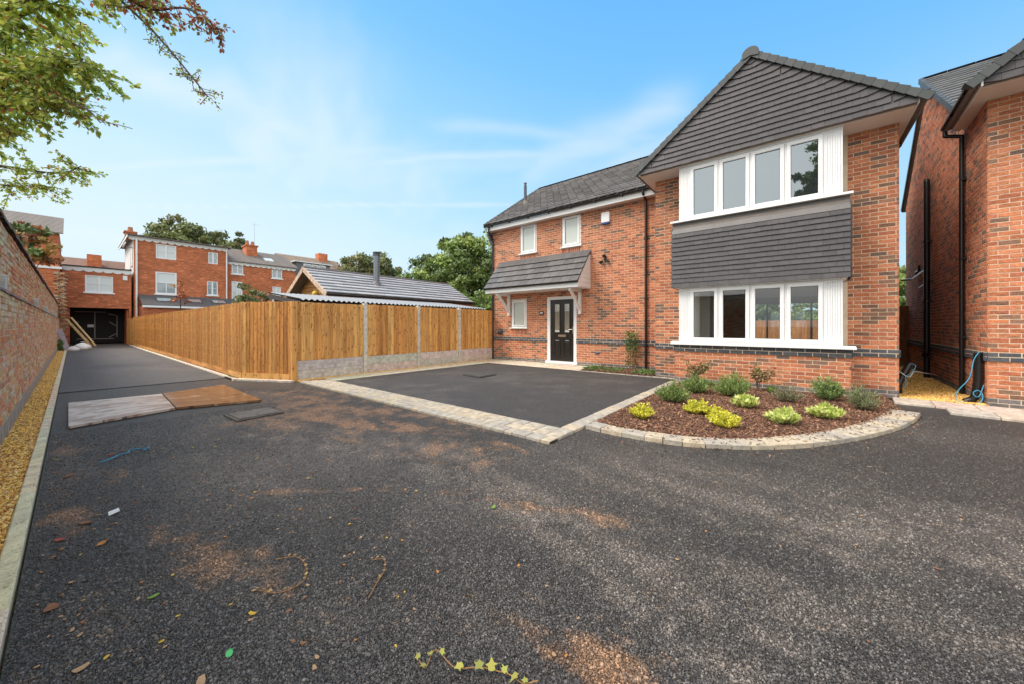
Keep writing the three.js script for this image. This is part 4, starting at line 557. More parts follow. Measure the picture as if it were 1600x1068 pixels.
// pale slabs in front of the door and along the fence, and the path to the next house
const path = thing('entrance_path', 'pale concrete slab path along the fence and under the door', 'path', [0, 0, 0]);
{
  const r = rng(405), l = [], slab = (x, z, w, d) => l.push({ g: block(w - 0.008, d - 0.008, 0.05, Math.floor(r() * 6), 0.006), m: up90.clone().setPosition(x, 0.034 + rr(-0.002, 0.002, r), z), c: [0.80, 0.71, 0.57].map((v) => v * rr(0.9, 1.06, r)) });
  for (let x = -9.38; x < -5.1; x += 0.605) for (const z of [-9.36, -9.965]) slab(x, z, Math.min(0.605, -5.05 - x), 0.605);
  for (let z = -3.95; z > -9.3; z -= 0.9) slab(-9.22, z, 0.6, Math.min(0.9, z + 9.355));
  lay('slab', 'slabs', l, M.stoneVC, path, 300);
}
const path2 = thing('side_path', 'weathered pale paving in front of the gravel passage', 'path', [0, 0, 0]);
{
  const r = rng(406), l = []; for (let k = 0; k < 16; k++) { const x = 1.28 + k * 0.455; l.push({ g: block(0.447, 0.6, 0.06, k % 6, 0.006), m: new THREE.Matrix4().makeRotationY(-0.1).multiply(up90).setPosition(x, 0.036, -8.84 + (x - 1.28) * 0.1), c: [0.78, 0.69, 0.55].map((v) => v * rr(0.86, 1.06, r)) }); }
  for (let k = 0; k < 12; k++) { const x = 1.78 + k * 0.455; l.push({ g: block(0.447, 0.5, 0.06, (k + 3) % 6, 0.006), m: new THREE.Matrix4().makeRotationY(-0.1).multiply(up90).setPosition(x, 0.036, -8.29 + (x - 1.78) * 0.1), c: [0.72, 0.63, 0.51].map((v) => v * rr(0.86, 1.06, r)) }); }
  lay('slab', 'slabs', l, M.stoneVC, path2, 300);
}
// gravel and bark: far too many to count
function scatter(name, label, n, place, geo, mat, colors, sMin, sMax, flat, seed) {
  const own = typeof colors === 'function'; const im = new THREE.InstancedMesh(geo, mat, n), r = rng(seed), m = new THREE.Matrix4(), q = new THREE.Quaternion(), e = new THREE.Euler(), c = new THREE.Color(); let k = 0, guard = 0;
  while (k < n && guard++ < n * 20) { const p = place(r); if (!p) continue; const s = rr(sMin, sMax, r); e.set(rr(-flat, flat, r), r() * 6.283, rr(-flat, flat, r)); q.setFromEuler(e); m.compose(V(p[0], p[1], p[2]), q, V(s * rr(0.7, 1.25, r), s * rr(0.5, 0.9, r), s * rr(0.7, 1.2, r))); im.setMatrixAt(k, m); const cc = own ? colors(p[0], p[2], r) : colors[Math.floor(r() * colors.length)], f = rr(0.8, 1.15, r); c.setRGB(cc[0] * f, cc[1] * f, cc[2] * f); im.setColorAt(k, c); k++; }
  im.count = k; im.name = numbered(name); im.userData = { kind: 'stuff', label }; shadow(im); scene.add(im); return im;
}
const pebble = (() => { const g = new THREE.IcosahedronGeometry(0.5, 0), p = g.attributes.position, r = new Map(), q = rng(5); for (let i = 0; i < p.count; i++) { const k = [p.getX(i), p.getY(i), p.getZ(i)].map((v) => v.toFixed(2)).join(); if (!r.has(k)) r.set(k, 0.75 + 0.5 * q()); const f = r.get(k); p.setXYZ(i, p.getX(i) * f, p.getY(i) * f, p.getZ(i) * f); } g.computeVertexNormals(); return g; })();
const GOLD = [[0.98, 0.66, 0.18], [0.96, 0.60, 0.13], [0.98, 0.72, 0.26], [0.90, 0.52, 0.10], [0.66, 0.36, 0.08], [0.72, 0.42, 0.11], [0.60, 0.29, 0.06], [0.75, 0.50, 0.18], [0.52, 0.26, 0.07], [0.78, 0.56, 0.27], [0.40, 0.20, 0.06]];
const matGravel = std([1, 1, 1], 0.8);
struct('gravel_bed', new MB().box(-31, -1.9, -0.02, 0.012, 0.26, 0.5).box(1.44, 2.9, -0.02, 0.016, -17, -9.42).box(-9.46, -9.22, -0.02, 0.014, -10.5, -3.4), surf(T_grain, [0.62, 0.36, 0.10], 0.95, 0.004), 'sandy bed under the golden gravel');
scatter('golden_gravel', 'golden gravel strip at the foot of the old wall', 24000, (r) => { const x = -1.9 - 28.6 * Math.pow(r(), 1.7); return [x, 0.014 + r() * 0.018, rr(0.262, 0.495, r)]; }, pebble, matGravel, GOLD, 0.012, 0.026, 3, 501);
scatter('golden_gravel', 'golden gravel in the passage between the houses', 26000, (r) => { const z = -9.42 - 7.4 * Math.pow(r(), 1.5), x = rr(1.44, 2.42 + (-9.47 - z) * 0.045, r); return [x, 0.018 + r() * 0.02, z]; }, pebble, matGravel, GOLD, 0.014, 0.03, 3, 502);
scatter('golden_gravel', 'thin golden gravel strip under the concrete fence boards', 5000, (r) => [rr(-9.45, -9.22, r), 0.016 + r() * 0.016, rr(-10.5, -3.42, r)], pebble, matGravel, GOLD, 0.012, 0.026, 3, 503);
// planted bed
const inBed = (x, z) => { if (x < -2.13 || z > -4.4 || z < -9.45 || x > 1.4) return false; if (z < -8.86 && x < 0.78 && x > -2.3) return false; let near = 9; for (let k = 0; k <= 40; k++) { const p = bedPts[k]; if (Math.abs(p.z - z) < 0.12 && x > p.x - 0.24) return false; const d = Math.hypot(p.x - x, p.z - z); near = Math.min(near, d); } if (z > bedPts[20].z && near < 0.25) { } for (let k = 0; k < 40; k++) { const a = bedPts[k], b = bedPts[k + 1]; const cr = (b.x - a.x) * (z - a.z) - (b.z - a.z) * (x - a.x); if (x >= Math.min(a.x, b.x) - 0.02 && x <= Math.max(a.x, b.x) + 0.02 && z > Math.max(a.z, b.z) - 0.24) return false; } if (z < -7.9 && x > 1.22) return false; return true; };
const bedPts = bedCurve.getSpacedPoints(40);
const mound = (x, z) => 0.030 + 0.010 * sm(0, 0.5, Math.min(x + 2.2, -4.2 - z)) * (0.6 + 0.8 * fbm(x * 1.7, z * 1.7, 3, 0, 0, 81));
const soilG = sheet(-2.17, 1.35, -9.46, -4.3, 0.06, 0, (x, z) => { const f = fbm(x * 12, z * 12, 3, 0, 0, 85); return mix3([0.06, 0.03, 0.018], [0.16, 0.075, 0.04], f); }, inBed); { const p = soilG.attributes.position; for (let i = 0; i < p.count; i++) p.setY(i, mound(p.getX(i), p.getZ(i)) - 0.008); soilG.computeVertexNormals(); }
struct('mulch_bed', soilG, surf(T_grain, [1, 1, 1], 0.95, 0.008, VC), 'dark earth under the bark mulch');
const chip = (() => { const g = new THREE.BoxGeometry(2.6, 0.35, 0.9, 2, 1, 1), p = g.attributes.position; for (let i = 0; i < p.count; i++) { const t = p.getX(i); p.setY(i, p.getY(i) + 0.12 * t * t); p.setZ(i, p.getZ(i) * (1 - 0.22 * Math.abs(t))); } g.computeVertexNormals(); return g; })();
const BARK = [[0.125, 0.058, 0.032], [0.18, 0.083, 0.044], [0.08, 0.04, 0.025], [0.25, 0.125, 0.068], [0.36, 0.20, 0.115], [0.14, 0.062, 0.035], [0.065, 0.035, 0.024], [0.20, 0.09, 0.05], [0.085, 0.042, 0.027]];
scatter('bark_mulch', 'brown bark chippings covering the planted bed', 48000, (r) => { const x = rr(-2.15, 1.34, r), z = rr(-9.44, -4.4, r); return inBed(x, z) ? [x, mound(x, z) + rr(-0.002, 0.014, r), z] : null; }, chip, std([1, 1, 1], 0.85), BARK, 0.009, 0.023, 0.5, 504);
scatter('bark_mulch', 'stray bark chips on the stone edging and beside it', 260, (r) => { const p = bedCurve.getPointAt(r()), o = rr(-0.02, 0.26, r) * (r() < 0.8 ? -1 : 1); const x = p.x + o * 0.5 * (p.x > 0 ? 1 : 0.3), z = p.z + o; return [x, o < 0 ? 0.06 : 0.008, z]; }, chip, std([1, 1, 1], 0.85), BARK, 0.007, 0.016, 0.3, 507);
// narrow bed by the downpipe
struct('wall_bed', sheet(-5.0, -2.92, -10.55, -9.3, 0.1, 0.05, () => [0.09, 0.05, 0.03]), surf(T_grain, [1, 1, 1], 0.95, 0.008, VC), 'narrow soil strip at the house wall');
scatter('bark_mulch', 'bark chippings in the narrow bed at the house wall', 3500, (r) => [rr(-4.98, -2.92, r), 0.052 + r() * 0.012, rr(-10.5, -9.42, r)], chip, std([1, 1, 1], 0.85), BARK, 0.011, 0.024, 0.45, 505);

// ================================================================ the old wall along the lane
const OLD = [[0.98, 0.50, 0.26], [0.98, 0.62, 0.36], [0.94, 0.41, 0.19], [0.98, 0.76, 0.50], [0.84, 0.42, 0.24], [0.98, 0.56, 0.32], [0.98, 0.84, 0.62]];
const oldWall = thing('old_brick_wall', 'long weathered old brick boundary wall beside the lane', 'wall', [-18, 0, 0.6]);
{
  const list = [], mort = new MB(), r = rng(601), X = -1.8, LEN = 35.9;
  for (const [v0, v1, z] of [[0, 23, 0.5], [23, 35, 0.555]]) {
    const m = basis(V(X, 0, z), V(-1, 0, 0), V(0, 0, -1));
    for (let i = v0; i < v1; i++) for (let k = -1; k * 0.235 < LEN; k++) { const a = k * 0.235 + (i % 2) * 0.117, p = Math.max(0, a), q = Math.min(LEN, a + 0.222); if (q - p < 0.04) continue; const w = fbm(k * 0.12, i * 0.2, 3, 0, 0, 66), c = w > 0.62 && r() < 0.6 ? OLD[r() < 0.5 ? 3 : 6] : OLD[Math.floor(r() * 6)]; list.push({ g: block(Math.abs(q - p - 0.222) < 0.004 ? 0.222 : Math.round((q - p) * 100) / 100, 0.063, 0.05, Math.floor(r() * 8), 0.007), m: new THREE.Matrix4().makeTranslation(p, i * 0.075 + 0.006, rr(-0.012, 0.006, r)).premultiply(m).premultiply(new THREE.Matrix4().makeTranslation(18, 0, -0.6)), c: c.map((v) => v * rr(0.85, 1.1, r)) }); }
    mort.box(X - LEN, X - 0.004, v0 * 0.075, v1 * 0.075, z + 0.012, 0.83);
  }
  lay('brick', 'bricks', list, surf(T_stone, [1, 1, 1], 0.92, 0.006, VC), oldWall, 40);
  part('wall_core', mort, surf(T_stone, [0.98, 0.76, 0.52], 0.95, 0.006), oldWall);
  const cop = []; for (let x = X; x > X - LEN; x -= 0.3) cop.push({ g: block(0.292, 0.34, 0.055, Math.floor(r() * 6), 0.012), m: new THREE.Matrix4().makeRotationX(-Math.PI / 2 + rr(-0.03, 0.03, r)).setPosition(x - 0.295 + 18, 2.69 + rr(-0.012, 0.012, r), 0.86 - 0.6), c: [0.26, 0.20, 0.17].map((v) => v * rr(0.7, 1.25, r)) });
  lay('coping_stone', 'coping_stones', cop, M.stoneVC, oldWall, 300);
  const led = []; for (let x = X; x > X - LEN; x -= 0.45) led.push({ g: block(0.44, 0.075, 0.03, Math.floor(r() * 6), 0.008), m: new THREE.Matrix4().makeRotationX(-Math.PI / 2).setPosition(x - 0.45 + 18, 1.745 + rr(-0.006, 0.006, r), 0.56 - 0.6), c: [0.42, 0.36, 0.32].map((v) => v * rr(0.75, 1.2, r)) });
  lay('ledge_stone', 'ledge_stones', led, M.stoneVC, oldWall, 300);
  for (const [x, h] of [[-7.05, 0.17], [-13.4, 0.2], [-18.5, 0.2], [-24, 0.2], [-28.5, 0.2]]) part('ledge_bracket', new MB().box(x - 0.28, x, 1.746, 1.746 + h, 0.485, 0.552, [0.85, 0.82, 0.74]), M.stoneVC, oldWall);
  part('foot_render', new MB().hexa([V(X - LEN, 0, 0.486), V(X, 0, 0.486), V(X, 0.20, 0.492), V(X - LEN, 0.24, 0.492), V(X - LEN, 0, 0.6), V(X, 0, 0.6), V(X, 0.20, 0.6), V(X - LEN, 0.24, 0.6)]), surf(T_stone, [0.60, 0.52, 0.44], 0.95, 0.012), oldWall);
}

// ================================================================ fences
const WOOD = [[0.95, 0.49, 0.145], [0.88, 0.425, 0.12], [0.98, 0.55, 0.175], [0.84, 0.39, 0.105], [0.93, 0.50, 0.155], [0.78, 0.345, 0.09]];
const FH = 1.9;
function boards(fence, a, b, y0, y1, n, r, pal = WOOD) {
  const list = [], d = V().subVectors(b, a), L = d.length(), u = d.normalize(), w = V().crossVectors(u, V(0, 1, 0)), st = L / n, mt = basis(a, u, w), inv = new THREE.Matrix4().copy(fence.matrixWorld).invert();
  for (let k = 0; k < n; k++) { const c = pal[Math.floor(r() * pal.length)], f = rr(0.78, 1.08, r); list.push({ g: block(Math.round((st + 0.012) * 200) / 200, y1 - y0, 0.016, Math.floor(r() * 14), 0.003), m: new THREE.Matrix4().makeTranslation(k * st - 0.006, y0 + rr(-0.008, 0.008, r), 0.012 + rr(-0.001, 0.001, r)).multiply(new THREE.Matrix4().makeRotationY(-0.10)).premultiply(mt).premultiply(inv), c: c.map((v) => v * f) }); }
  lay('board', 'boards', list, M.woodVC, fence, 300);
}
{
  const r = rng(701);
  const f1 = thing('timber_fence', 'long golden timber board fence running down the lane', 'fence', [-23, 0, -2.65]);
  boards(f1, V(-35.9, 0, -2.65), V(-10.76, 0, -2.65), 0.17, FH, 236, r);
  for (let x = -35.9; x < -10.9; x += 2.4) { const e = Math.min(x + 2.39, -10.77); part('gravel_board', new MB().box(x, e, 0.03, 0.178, -2.668, -2.632, WOOD[Math.floor(r() * 4)], [r() * 3, r() * 3], true), M.woodVC, f1); }
  for (const y of [0.4, 1.05, 1.7]) part('rail', new MB().box(-35.9, -10.8, y, y + 0.07, -2.73, -2.672, WOOD[1], [0.3, 0.2], true), M.woodVC, f1);
  const f1b = thing('timber_fence', 'short timber fence end panel next to the dark garage opening', 'fence', [-37, 0, -2.5]); boards(f1b, V(-38, 0, -2.52), V(-35.95, 0, -2.66), 0.06, FH - 0.08, 19, r);
  const f2 = thing('timber_fence', 'angled corner section of the golden board fence', 'fence', [-10.1, 0, -3.0]);
  boards(f2, V(-10.74, 0, -2.66), V(-9.52, 0, -3.32), 0.17, FH, 13, r);
  part('gravel_board', new MB().bar(V(-10.72, 0.1, -2.655), V(-9.53, 0.1, -3.30), 0.04, 0.15, WOOD[2]), M.woodVC, f2);
  part('post', new MB().box(-9.53, -9.42, 0, FH + 0.01, -3.42, -3.3, WOOD[0], [0.4, 0.1]), M.woodVC, f2); part('post', new MB().box(-10.79, -10.73, 0.15, FH + 0.01, -2.69, -2.635, WOOD[2], [0.2, 0.6]), M.woodVC, f2);
  const f3 = thing('panel_fence', 'timber panel fence with concrete posts and gravel boards beside the driveway', 'fence', [-9.5, 0, -7]);
  const Z = [-3.43, -5.17, -6.97, -8.73, -10.52], conc = [0.80, 0.74, 0.67];
  for (let k = 0; k < 4; k++) {
    const a = V(-9.5, 0, Z[k] - (k ? 0.055 : 0.0)), b = V(-9.5, 0, Z[k + 1] + (k < 3 ? 0.055 : 0.0));
    boards(f3, a, b, 0.485, FH + (k ? 0.02 : 0), 18, r);
    for (const [y0, y1] of [[0.01, 0.24], [0.245, 0.48]]) part('gravel_board', new MB().box(-9.53, -9.488, y0, y1, b.z + 0.002, a.z - 0.002, conc.map((v) => v * rr(0.9, 1.08, r)), [r() * 4, r() * 4]), M.stoneVC, f3);
    if (k < 3) part('concrete_post', new MB().box(-9.56, -9.445, 0, FH + 0.05, Z[k + 1] - 0.05, Z[k + 1] + 0.05, [0.84, 0.79, 0.71], [r() * 4, r() * 4]), M.stoneVC, f3);
  }
  const f4 = thing('passage_gate', 'dark brown boarded fence closing the gravel passage', 'fence', [2.1, 0, -16.8]); boards(f4, V(1.45, 0, -16.9), V(2.86, 0, -16.9), 0.05, 1.95, 13, r, [[0.34, 0.14, 0.055], [0.28, 0.11, 0.045]]);
  const f5 = thing('garden_fence', 'brown garden fence seen through the ground floor windows', 'fence', [-1, 0, -26]); boards(f5, V(-5, 0, -26), V(6, 0, -26), 0, 1.62, 90, r, [[0.62, 0.28, 0.10], [0.55, 0.23, 0.085]]);
}

// ================================================================ houses at the end of the lane
const local = (o) => (n, mb, mat, par = o) => part(n, mb, mat, par);
// far wall in the plane x = X facing +x; spans z1 (near the lane) to z0; openings [zA, zB, y0, y1] with zA > zB
function farWall(o, X, z1, z0, y1, open, mat = M.farBrick, thick = 0.3) { const mb = new MB(); backing(mb, basis(V(X, 0, z1), V(0, 0, -1), V(1, 0, 0)), [[0, 0], [z1 - z0, 0], [z1 - z0, y1], [0, y1]], open.map(([a, b, c, d]) => [z1 - a, z1 - b, c, d]), thick, 0); return part('wall', mb, mat, o); }
function farWindow(o, X, a, b, y0, y1, { n = 2, bars = 1, sill = true, glass = M.paneFar, w = 0.07 } = {}) { // white framed window facing +x
  const fr = new MB(), z0 = b, z1 = a, x0 = X - 0.12, x1 = X - 0.02; fr.box(x0, x1, y0, y0 + w, z0, z1).box(x0, x1, y1 - w, y1, z0, z1).box(x0, x1, y0 + w, y1 - w, z0, z0 + w).box(x0, x1, y0 + w, y1 - w, z1 - w, z1);
  const win = part('window', fr, M.white, o);
  for (let k = 0; k < n; k++) { const p = mix(z0 + w, z1 - w, k / n), q = mix(z0 + w, z1 - w, (k + 1) / n); part('pane', new MB().quad(V(X - 0.07, y0 + w, q), V(X - 0.07, y0 + w, p), V(X - 0.07, y1 - w, p), V(X - 0.07, y1 - w, q)), glass, win); if (k) part('mullion', new MB().box(x0, x1 + 0.004, y0 + w, y1 - w, p - 0.05, p + 0.05), M.white, win); for (let j = 1; j <= bars; j++) part('glazing_bar', new MB().box(X - 0.065, X - 0.04, mix(y0 + w, y1 - w, j / (bars + 1)) - 0.015, mix(y0 + w, y1 - w, j / (bars + 1)) + 0.015, p + 0.05, q - 0.05), M.white, win); }
  if (sill) part('sill', new MB().box(X - 0.02, X + 0.08, y0 - 0.09, y0 - 0.004, z0 - 0.08, z1 + 0.08), M.white, win); return win;
}
M.paneFar = phy([0.30, 0.35, 0.36], 0.06, { clearcoat: 1, clearcoatRoughness: 0.03 }); M.blind = phy([0.62, 0.66, 0.64], 0.4, { clearcoat: 0.6 }); M.render = surf(T_grain, [0.98, 0.96, 0.92], 0.85, 0.003);
function scallops(o, X, z1, z0, y) { const mb = new MB(), n = Math.round((z1 - z0) / 0.42), st = (z1 - z0) / n; mb.box(X, X + 0.05, y + 0.02, y + 0.19, z0, z1); for (let k = 0; k < n; k++) { const c = z1 - (k + 0.5) * st, pts = []; for (let i = 0; i <= 8; i++) { const t = Math.PI * i / 8; pts.push([Math.cos(t) * st * 0.5, -Math.sin(t) * 0.13]); } mb.poly(pts, 0.002, 0.045, (a, b, w) => V(X + w, y + 0.02 + b, c + a)); } return part('scalloped_fascia', mb, M.whiteMatt, o); }
const courses = (X0, y0, X1, y1, z0, z1, n) => { const mb = new MB(); for (let k = 0; k < n; k++) { const a = k / n, b = (k + 1.0) / n, l = 0.03; mb.hexa([V(mix(X0, X1, a), mix(y0, y1, a) + l, z1), V(mix(X0, X1, a), mix(y0, y1, a) + l, z0), V(mix(X0, X1, b), mix(y0, y1, b) + 0.004, z0), V(mix(X0, X1, b), mix(y0, y1, b) + 0.004, z1), V(mix(X0, X1, a), mix(y0, y1, a) - 0.06, z1), V(mix(X0, X1, a), mix(y0, y1, a) - 0.06, z0), V(mix(X0, X1, b), mix(y0, y1, b) - 0.06, z0), V(mix(X0, X1, b), mix(y0, y1, b) - 0.06, z1)]); } return mb; };
{ // carriage arch building across the end of the lane
  const X = -38, o = thing('carriage_house', 'low brick range with wide dark cart opening at the lane end', 'building', [X - 2, 0, -1.2]);
  farWall(o, X, 0.42, -2.72, 5.2, [[0.30, -2.60, 0, 2.55], [-0.55, -1.83, 3.63, 4.80]]);
  farWindow(o, X, -0.55, -1.83, 3.63, 4.80, { glass: M.blind });
  part('side_wall', new MB().box(X - 6, X - 0.31, 0, 5.2, 0.1, 0.42).box(X - 6, X - 0.31, 0, 5.2, -2.72, -2.5).box(X - 6.3, X - 6, 0, 5.2, -2.72, 0.42), M.farBrick, o);
  part('ceiling', new MB().box(X - 6, X - 0.31, 2.56, 2.75, -2.49, 0.09), std([0.02, 0.018, 0.016], 0.9), o);
  scallops(o, X, 0.42, -2.72, 5.12); part('roof', new MB().box(X - 6.2, X + 0.12, 5.32, 5.40, -2.74, 0.5), std([0.05, 0.05, 0.055], 0.7), o); part('floor', new MB().box(X - 6, X, -0.01, 0.02, -2.5, 0.1), surf(T_stone, [0.22, 0.19, 0.17], 0.95, 0.01), o);
  part('alarm_box', new MB().box(X, X + 0.08, 4.6, 4.92, -2.52, -2.3), M.white, o);
  // inner doors: dark boards with pale frame
  const gt = part('inner_gate', new MB().box(X - 2.55, X - 2.5, 0.1, 2.5, -2.48, 0.08), std([0.018, 0.016, 0.015], 0.8), o), F = (a, b) => part('gate_bar', new MB().bar(a, b, 0.05, 0.05), std([0.32, 0.31, 0.30], 0.6), gt), gx = X - 2.46;
  F(V(gx, 0.3, -1.05), V(gx, 2.35, -1.05)); F(V(gx, 2.33, -0.1), V(gx, 2.33, -1.6)); F(V(gx, 0.45, -2.15), V(gx, 2.1, -2.15)); F(V(gx, 2.2, -1.7), V(gx, 2.1, -2.1)); F(V(gx, 0.7, -2.1), V(gx, 0.45, -1.75)); F(V(gx, 1.6, -1.75), V(gx, 1.3, -2.1)); F(V(gx, 1.35, 0.0), V(gx, 1.6, -0.3)); F(V(gx, 0.35, -0.2), V(gx, 0.35, -2.0)); part('notice', new MB().box(gx, gx + 0.02, 1.2, 1.4, -1.0, -0.7), M.whiteMatt, gt);
}
{ // three storey house
  const X = -38, A = -2.86, B = -8.38, o = thing('tall_brick_house', 'three-storey red brick house with white scalloped eaves and lean-to', 'house', [X - 3, 0, -5.6]);
  const W = [[-3.99, -5.13, 6.45, 7.55], [-7.07, -7.69, 6.46, 7.42], [-3.97, -5.16, 3.75, 5.45], [-7.0, -7.69, 3.85, 5.0]];
  farWall(o, X, A, B, 7.95, W); farWindow(o, X, ...W[0], { glass: M.blind, sill: false }); farWindow(o, X, ...W[1], { sill: false, w: 0.06 }); farWindow(o, X, ...W[2], { n: 1, bars: 0, glass: M.blind, w: 0.1 }); farWindow(o, X, ...W[3], { w: 0.06 });
  { const s = part('sash', new MB().box(X - 0.065, X - 0.03, 3.87, 4.65, -5.04, -4.09), M.paneFar, o); part('glazing_bar', new MB().box(X - 0.03, X - 0.005, 3.87, 4.65, -4.59, -4.54).box(X - 0.03, X - 0.004, 4.6, 4.68, -5.04, -4.09), M.white, s); }
  part('side_wall', new MB().box(X - 7, X - 0.31, 0, 7.95, A - 0.3, A), M.render, o); part('side_wall', new MB().box(X - 7, X - 0.31, 0, 7.95, B, B + 0.3).box(X - 7.3, X - 7, 0, 7.95, B, A), M.farBrick, o);
  for (const [x, y] of [[X - 1.3, 6.4], [X - 2.6, 6.3]]) part('blind_window', new MB().box(x - 0.4, x + 0.4, y - 0.6, y + 0.7, A, A + 0.05), M.whiteMatt, o);
  const rf = new MB(), e = 7.98, t = 8.55; const q = [V(X + 0.35, e, A + 0.4), V(X + 0.35, e, B - 0.2), V(X - 7.3, e, B - 0.2), V(X - 7.3, e, A + 0.4), V(X - 3.2, t, A - 2.2), V(X - 3.2, t, B + 2.2)];
  rf.quad(q[0], q[1], q[5], q[4]); rf.quad(q[2], q[3], q[4], q[5]); rf.tri(q[1], q[2], q[5]); rf.tri(q[3], q[0], q[4]); rf.box(X - 7.3, X + 0.34, e - 0.06, e - 0.01, B - 0.19, A + 0.39); part('roof', rf, M.slateFar, o);
  scallops(o, X + 0.02, A + 0.3, B, 7.72); part('fascia', new MB().box(X - 7, X + 0.3, 7.75, 7.92, A + 0.34, A + 0.38), M.whiteMatt, o);
  part('downpipe', new MB().poles([V(X + 0.1, 7.75, A - 0.12), V(X + 0.1, 0, A - 0.12)], 0.06), M.white, o); part('downpipe', new MB().poles([V(X + 0.1, 7.75, B + 0.12), V(X + 0.1, 3.3, B + 0.12)], 0.05), M.white, o);
  { const c = part('chimney', new MB().box(X - 2.2, X - 1.4, 7.9, 8.38, A - 0.2, A + 0.35).box(X - 2.28, X - 1.32, 8.38, 8.48, A - 0.28, A + 0.42), M.farBrick, o); part('chimney_pot', new MB().cone(V(X - 1.8, 8.48, A + 0.07), V(X - 1.8, 8.85, A + 0.07), 0.16, 0.13, 12), std([0.40, 0.17, 0.09], 0.8), c); }
  part('satellite_dish', new MB().geo(new THREE.SphereGeometry(0.42, 14, 6, 0, 6.283, 0, 0.7), new THREE.Matrix4().makeRotationX(1.3).setPosition(X - 0.2, 7.1, A + 0.15)).cone(V(X - 0.2, 7.05, A), V(X - 0.2, 7.1, A + 0.4), 0.03, 0.03), std([0.25, 0.25, 0.26], 0.5), o);
  // lean-to
  part('lean_to_wall', new MB().box(X + 0.01, X + 2.4, 0, 2.72, A - 0.5, A - 0.25).box(X + 2.15, X + 2.4, 0, 2.72, B - 0.3, A - 0.51), M.farBrick, o); part('lean_to_roof', courses(X + 2.6, 2.78, X + 0.02, 3.62, B - 0.4, A - 0.2, 12), std([0.10, 0.095, 0.095], 0.55), o); part('lean_to_fascia', new MB().box(X + 2.58, X + 2.64, 2.6, 2.74, B - 0.4, A - 0.2), M.white, o);
  for (const z of [-4.3, -6.0, -7.5]) { const s = part('skylight', new MB().hexa([V(X + 1.75, 3.11, z + 0.45), V(X + 1.75, 3.11, z - 0.45), V(X + 0.85, 3.40, z - 0.45), V(X + 0.85, 3.40, z + 0.45), V(X + 1.75, 3.0, z + 0.45), V(X + 1.75, 3.0, z - 0.45), V(X + 0.85, 3.3, z - 0.45), V(X + 0.85, 3.3, z + 0.45)]), std([0.05, 0.05, 0.055], 0.4), o); part('pane', new MB().quad(V(X + 1.68, 3.14, z + 0.38), V(X + 1.68, 3.14, z - 0.38), V(X + 0.92, 3.39, z - 0.38), V(X + 0.92, 3.39, z + 0.38)), M.paneFar, s); }
}
{ // lower terrace
  const X = -38.4, A = -8.4, B = -13.75, o = thing('brick_terrace', 'two-storey brick terrace with slate roof and white windows behind the shed', 'house', [X - 3, 0, -11]);
  const W = [[-8.72, -9.55, 5.85, 6.72], [-11.75, -12.6, 5.78, 6.72], [-8.72, -9.5, 3.5, 5.2], [-11.8, -12.5, 3.5, 5.0]];
  farWall(o, X, A, B, 6.95, W); farWindow(o, X, ...W[0]); farWindow(o, X, ...W[1]); farWindow(o, X, ...W[2], { glass: M.blind, w: 0.1 }); farWindow(o, X, ...W[3], { glass: M.blind });
  part('side_wall', new MB().box(X - 7, X - 0.31, 0, 6.9, B, B + 0.25), M.render, o); part('roof', courses(X + 0.25, 6.95, X - 4, 8.72, B - 0.15, A + 0.02, 16), M.slateFar, o); part('roof', courses(X - 8, 6.95, X - 4.01, 8.72, B - 0.15, A, 6), M.slateFar, o); scallops(o, X + 0.05, A, B, 6.72);
  { const c = part('chimney', new MB().box(X - 3.2, X - 2.0, 7.8, 8.85, -11.15, -10.3).box(X - 3.3, X - 1.9, 8.85, 8.97, -11.23, -10.22), M.farBrick, o); for (const z of [-10.5, -10.92]) part('chimney_pot', new MB().cone(V(X - 2.6, 8.97, z), V(X - 2.6, 9.4, z), 0.16, 0.13, 12), std([0.42, 0.18, 0.10], 0.8), c); }
  part('rooflight', new MB().hexa([V(X - 0.9, 7.53, -11.5), V(X - 0.9, 7.53, -12.2), V(X - 1.6, 7.84, -12.2), V(X - 1.6, 7.84, -11.5), V(X - 0.9, 7.4, -11.5), V(X - 0.9, 7.4, -12.2), V(X - 1.6, 7.7, -12.2), V(X - 1.6, 7.7, -11.5)]), M.blind, o);
  part('aerial', new MB().cone(V(X - 3, 9.1, -11.2), V(X - 3, 11.4, -11.2), 0.02, 0.015, 6).bar(V(X - 3, 11.2, -10.9), V(X - 3, 11.2, -11.6), 0.02, 0.02), M.steel, o);
}
M.tileBrown = surf(T_grain, [0.36, 0.27, 0.20], 0.85, 0.004);
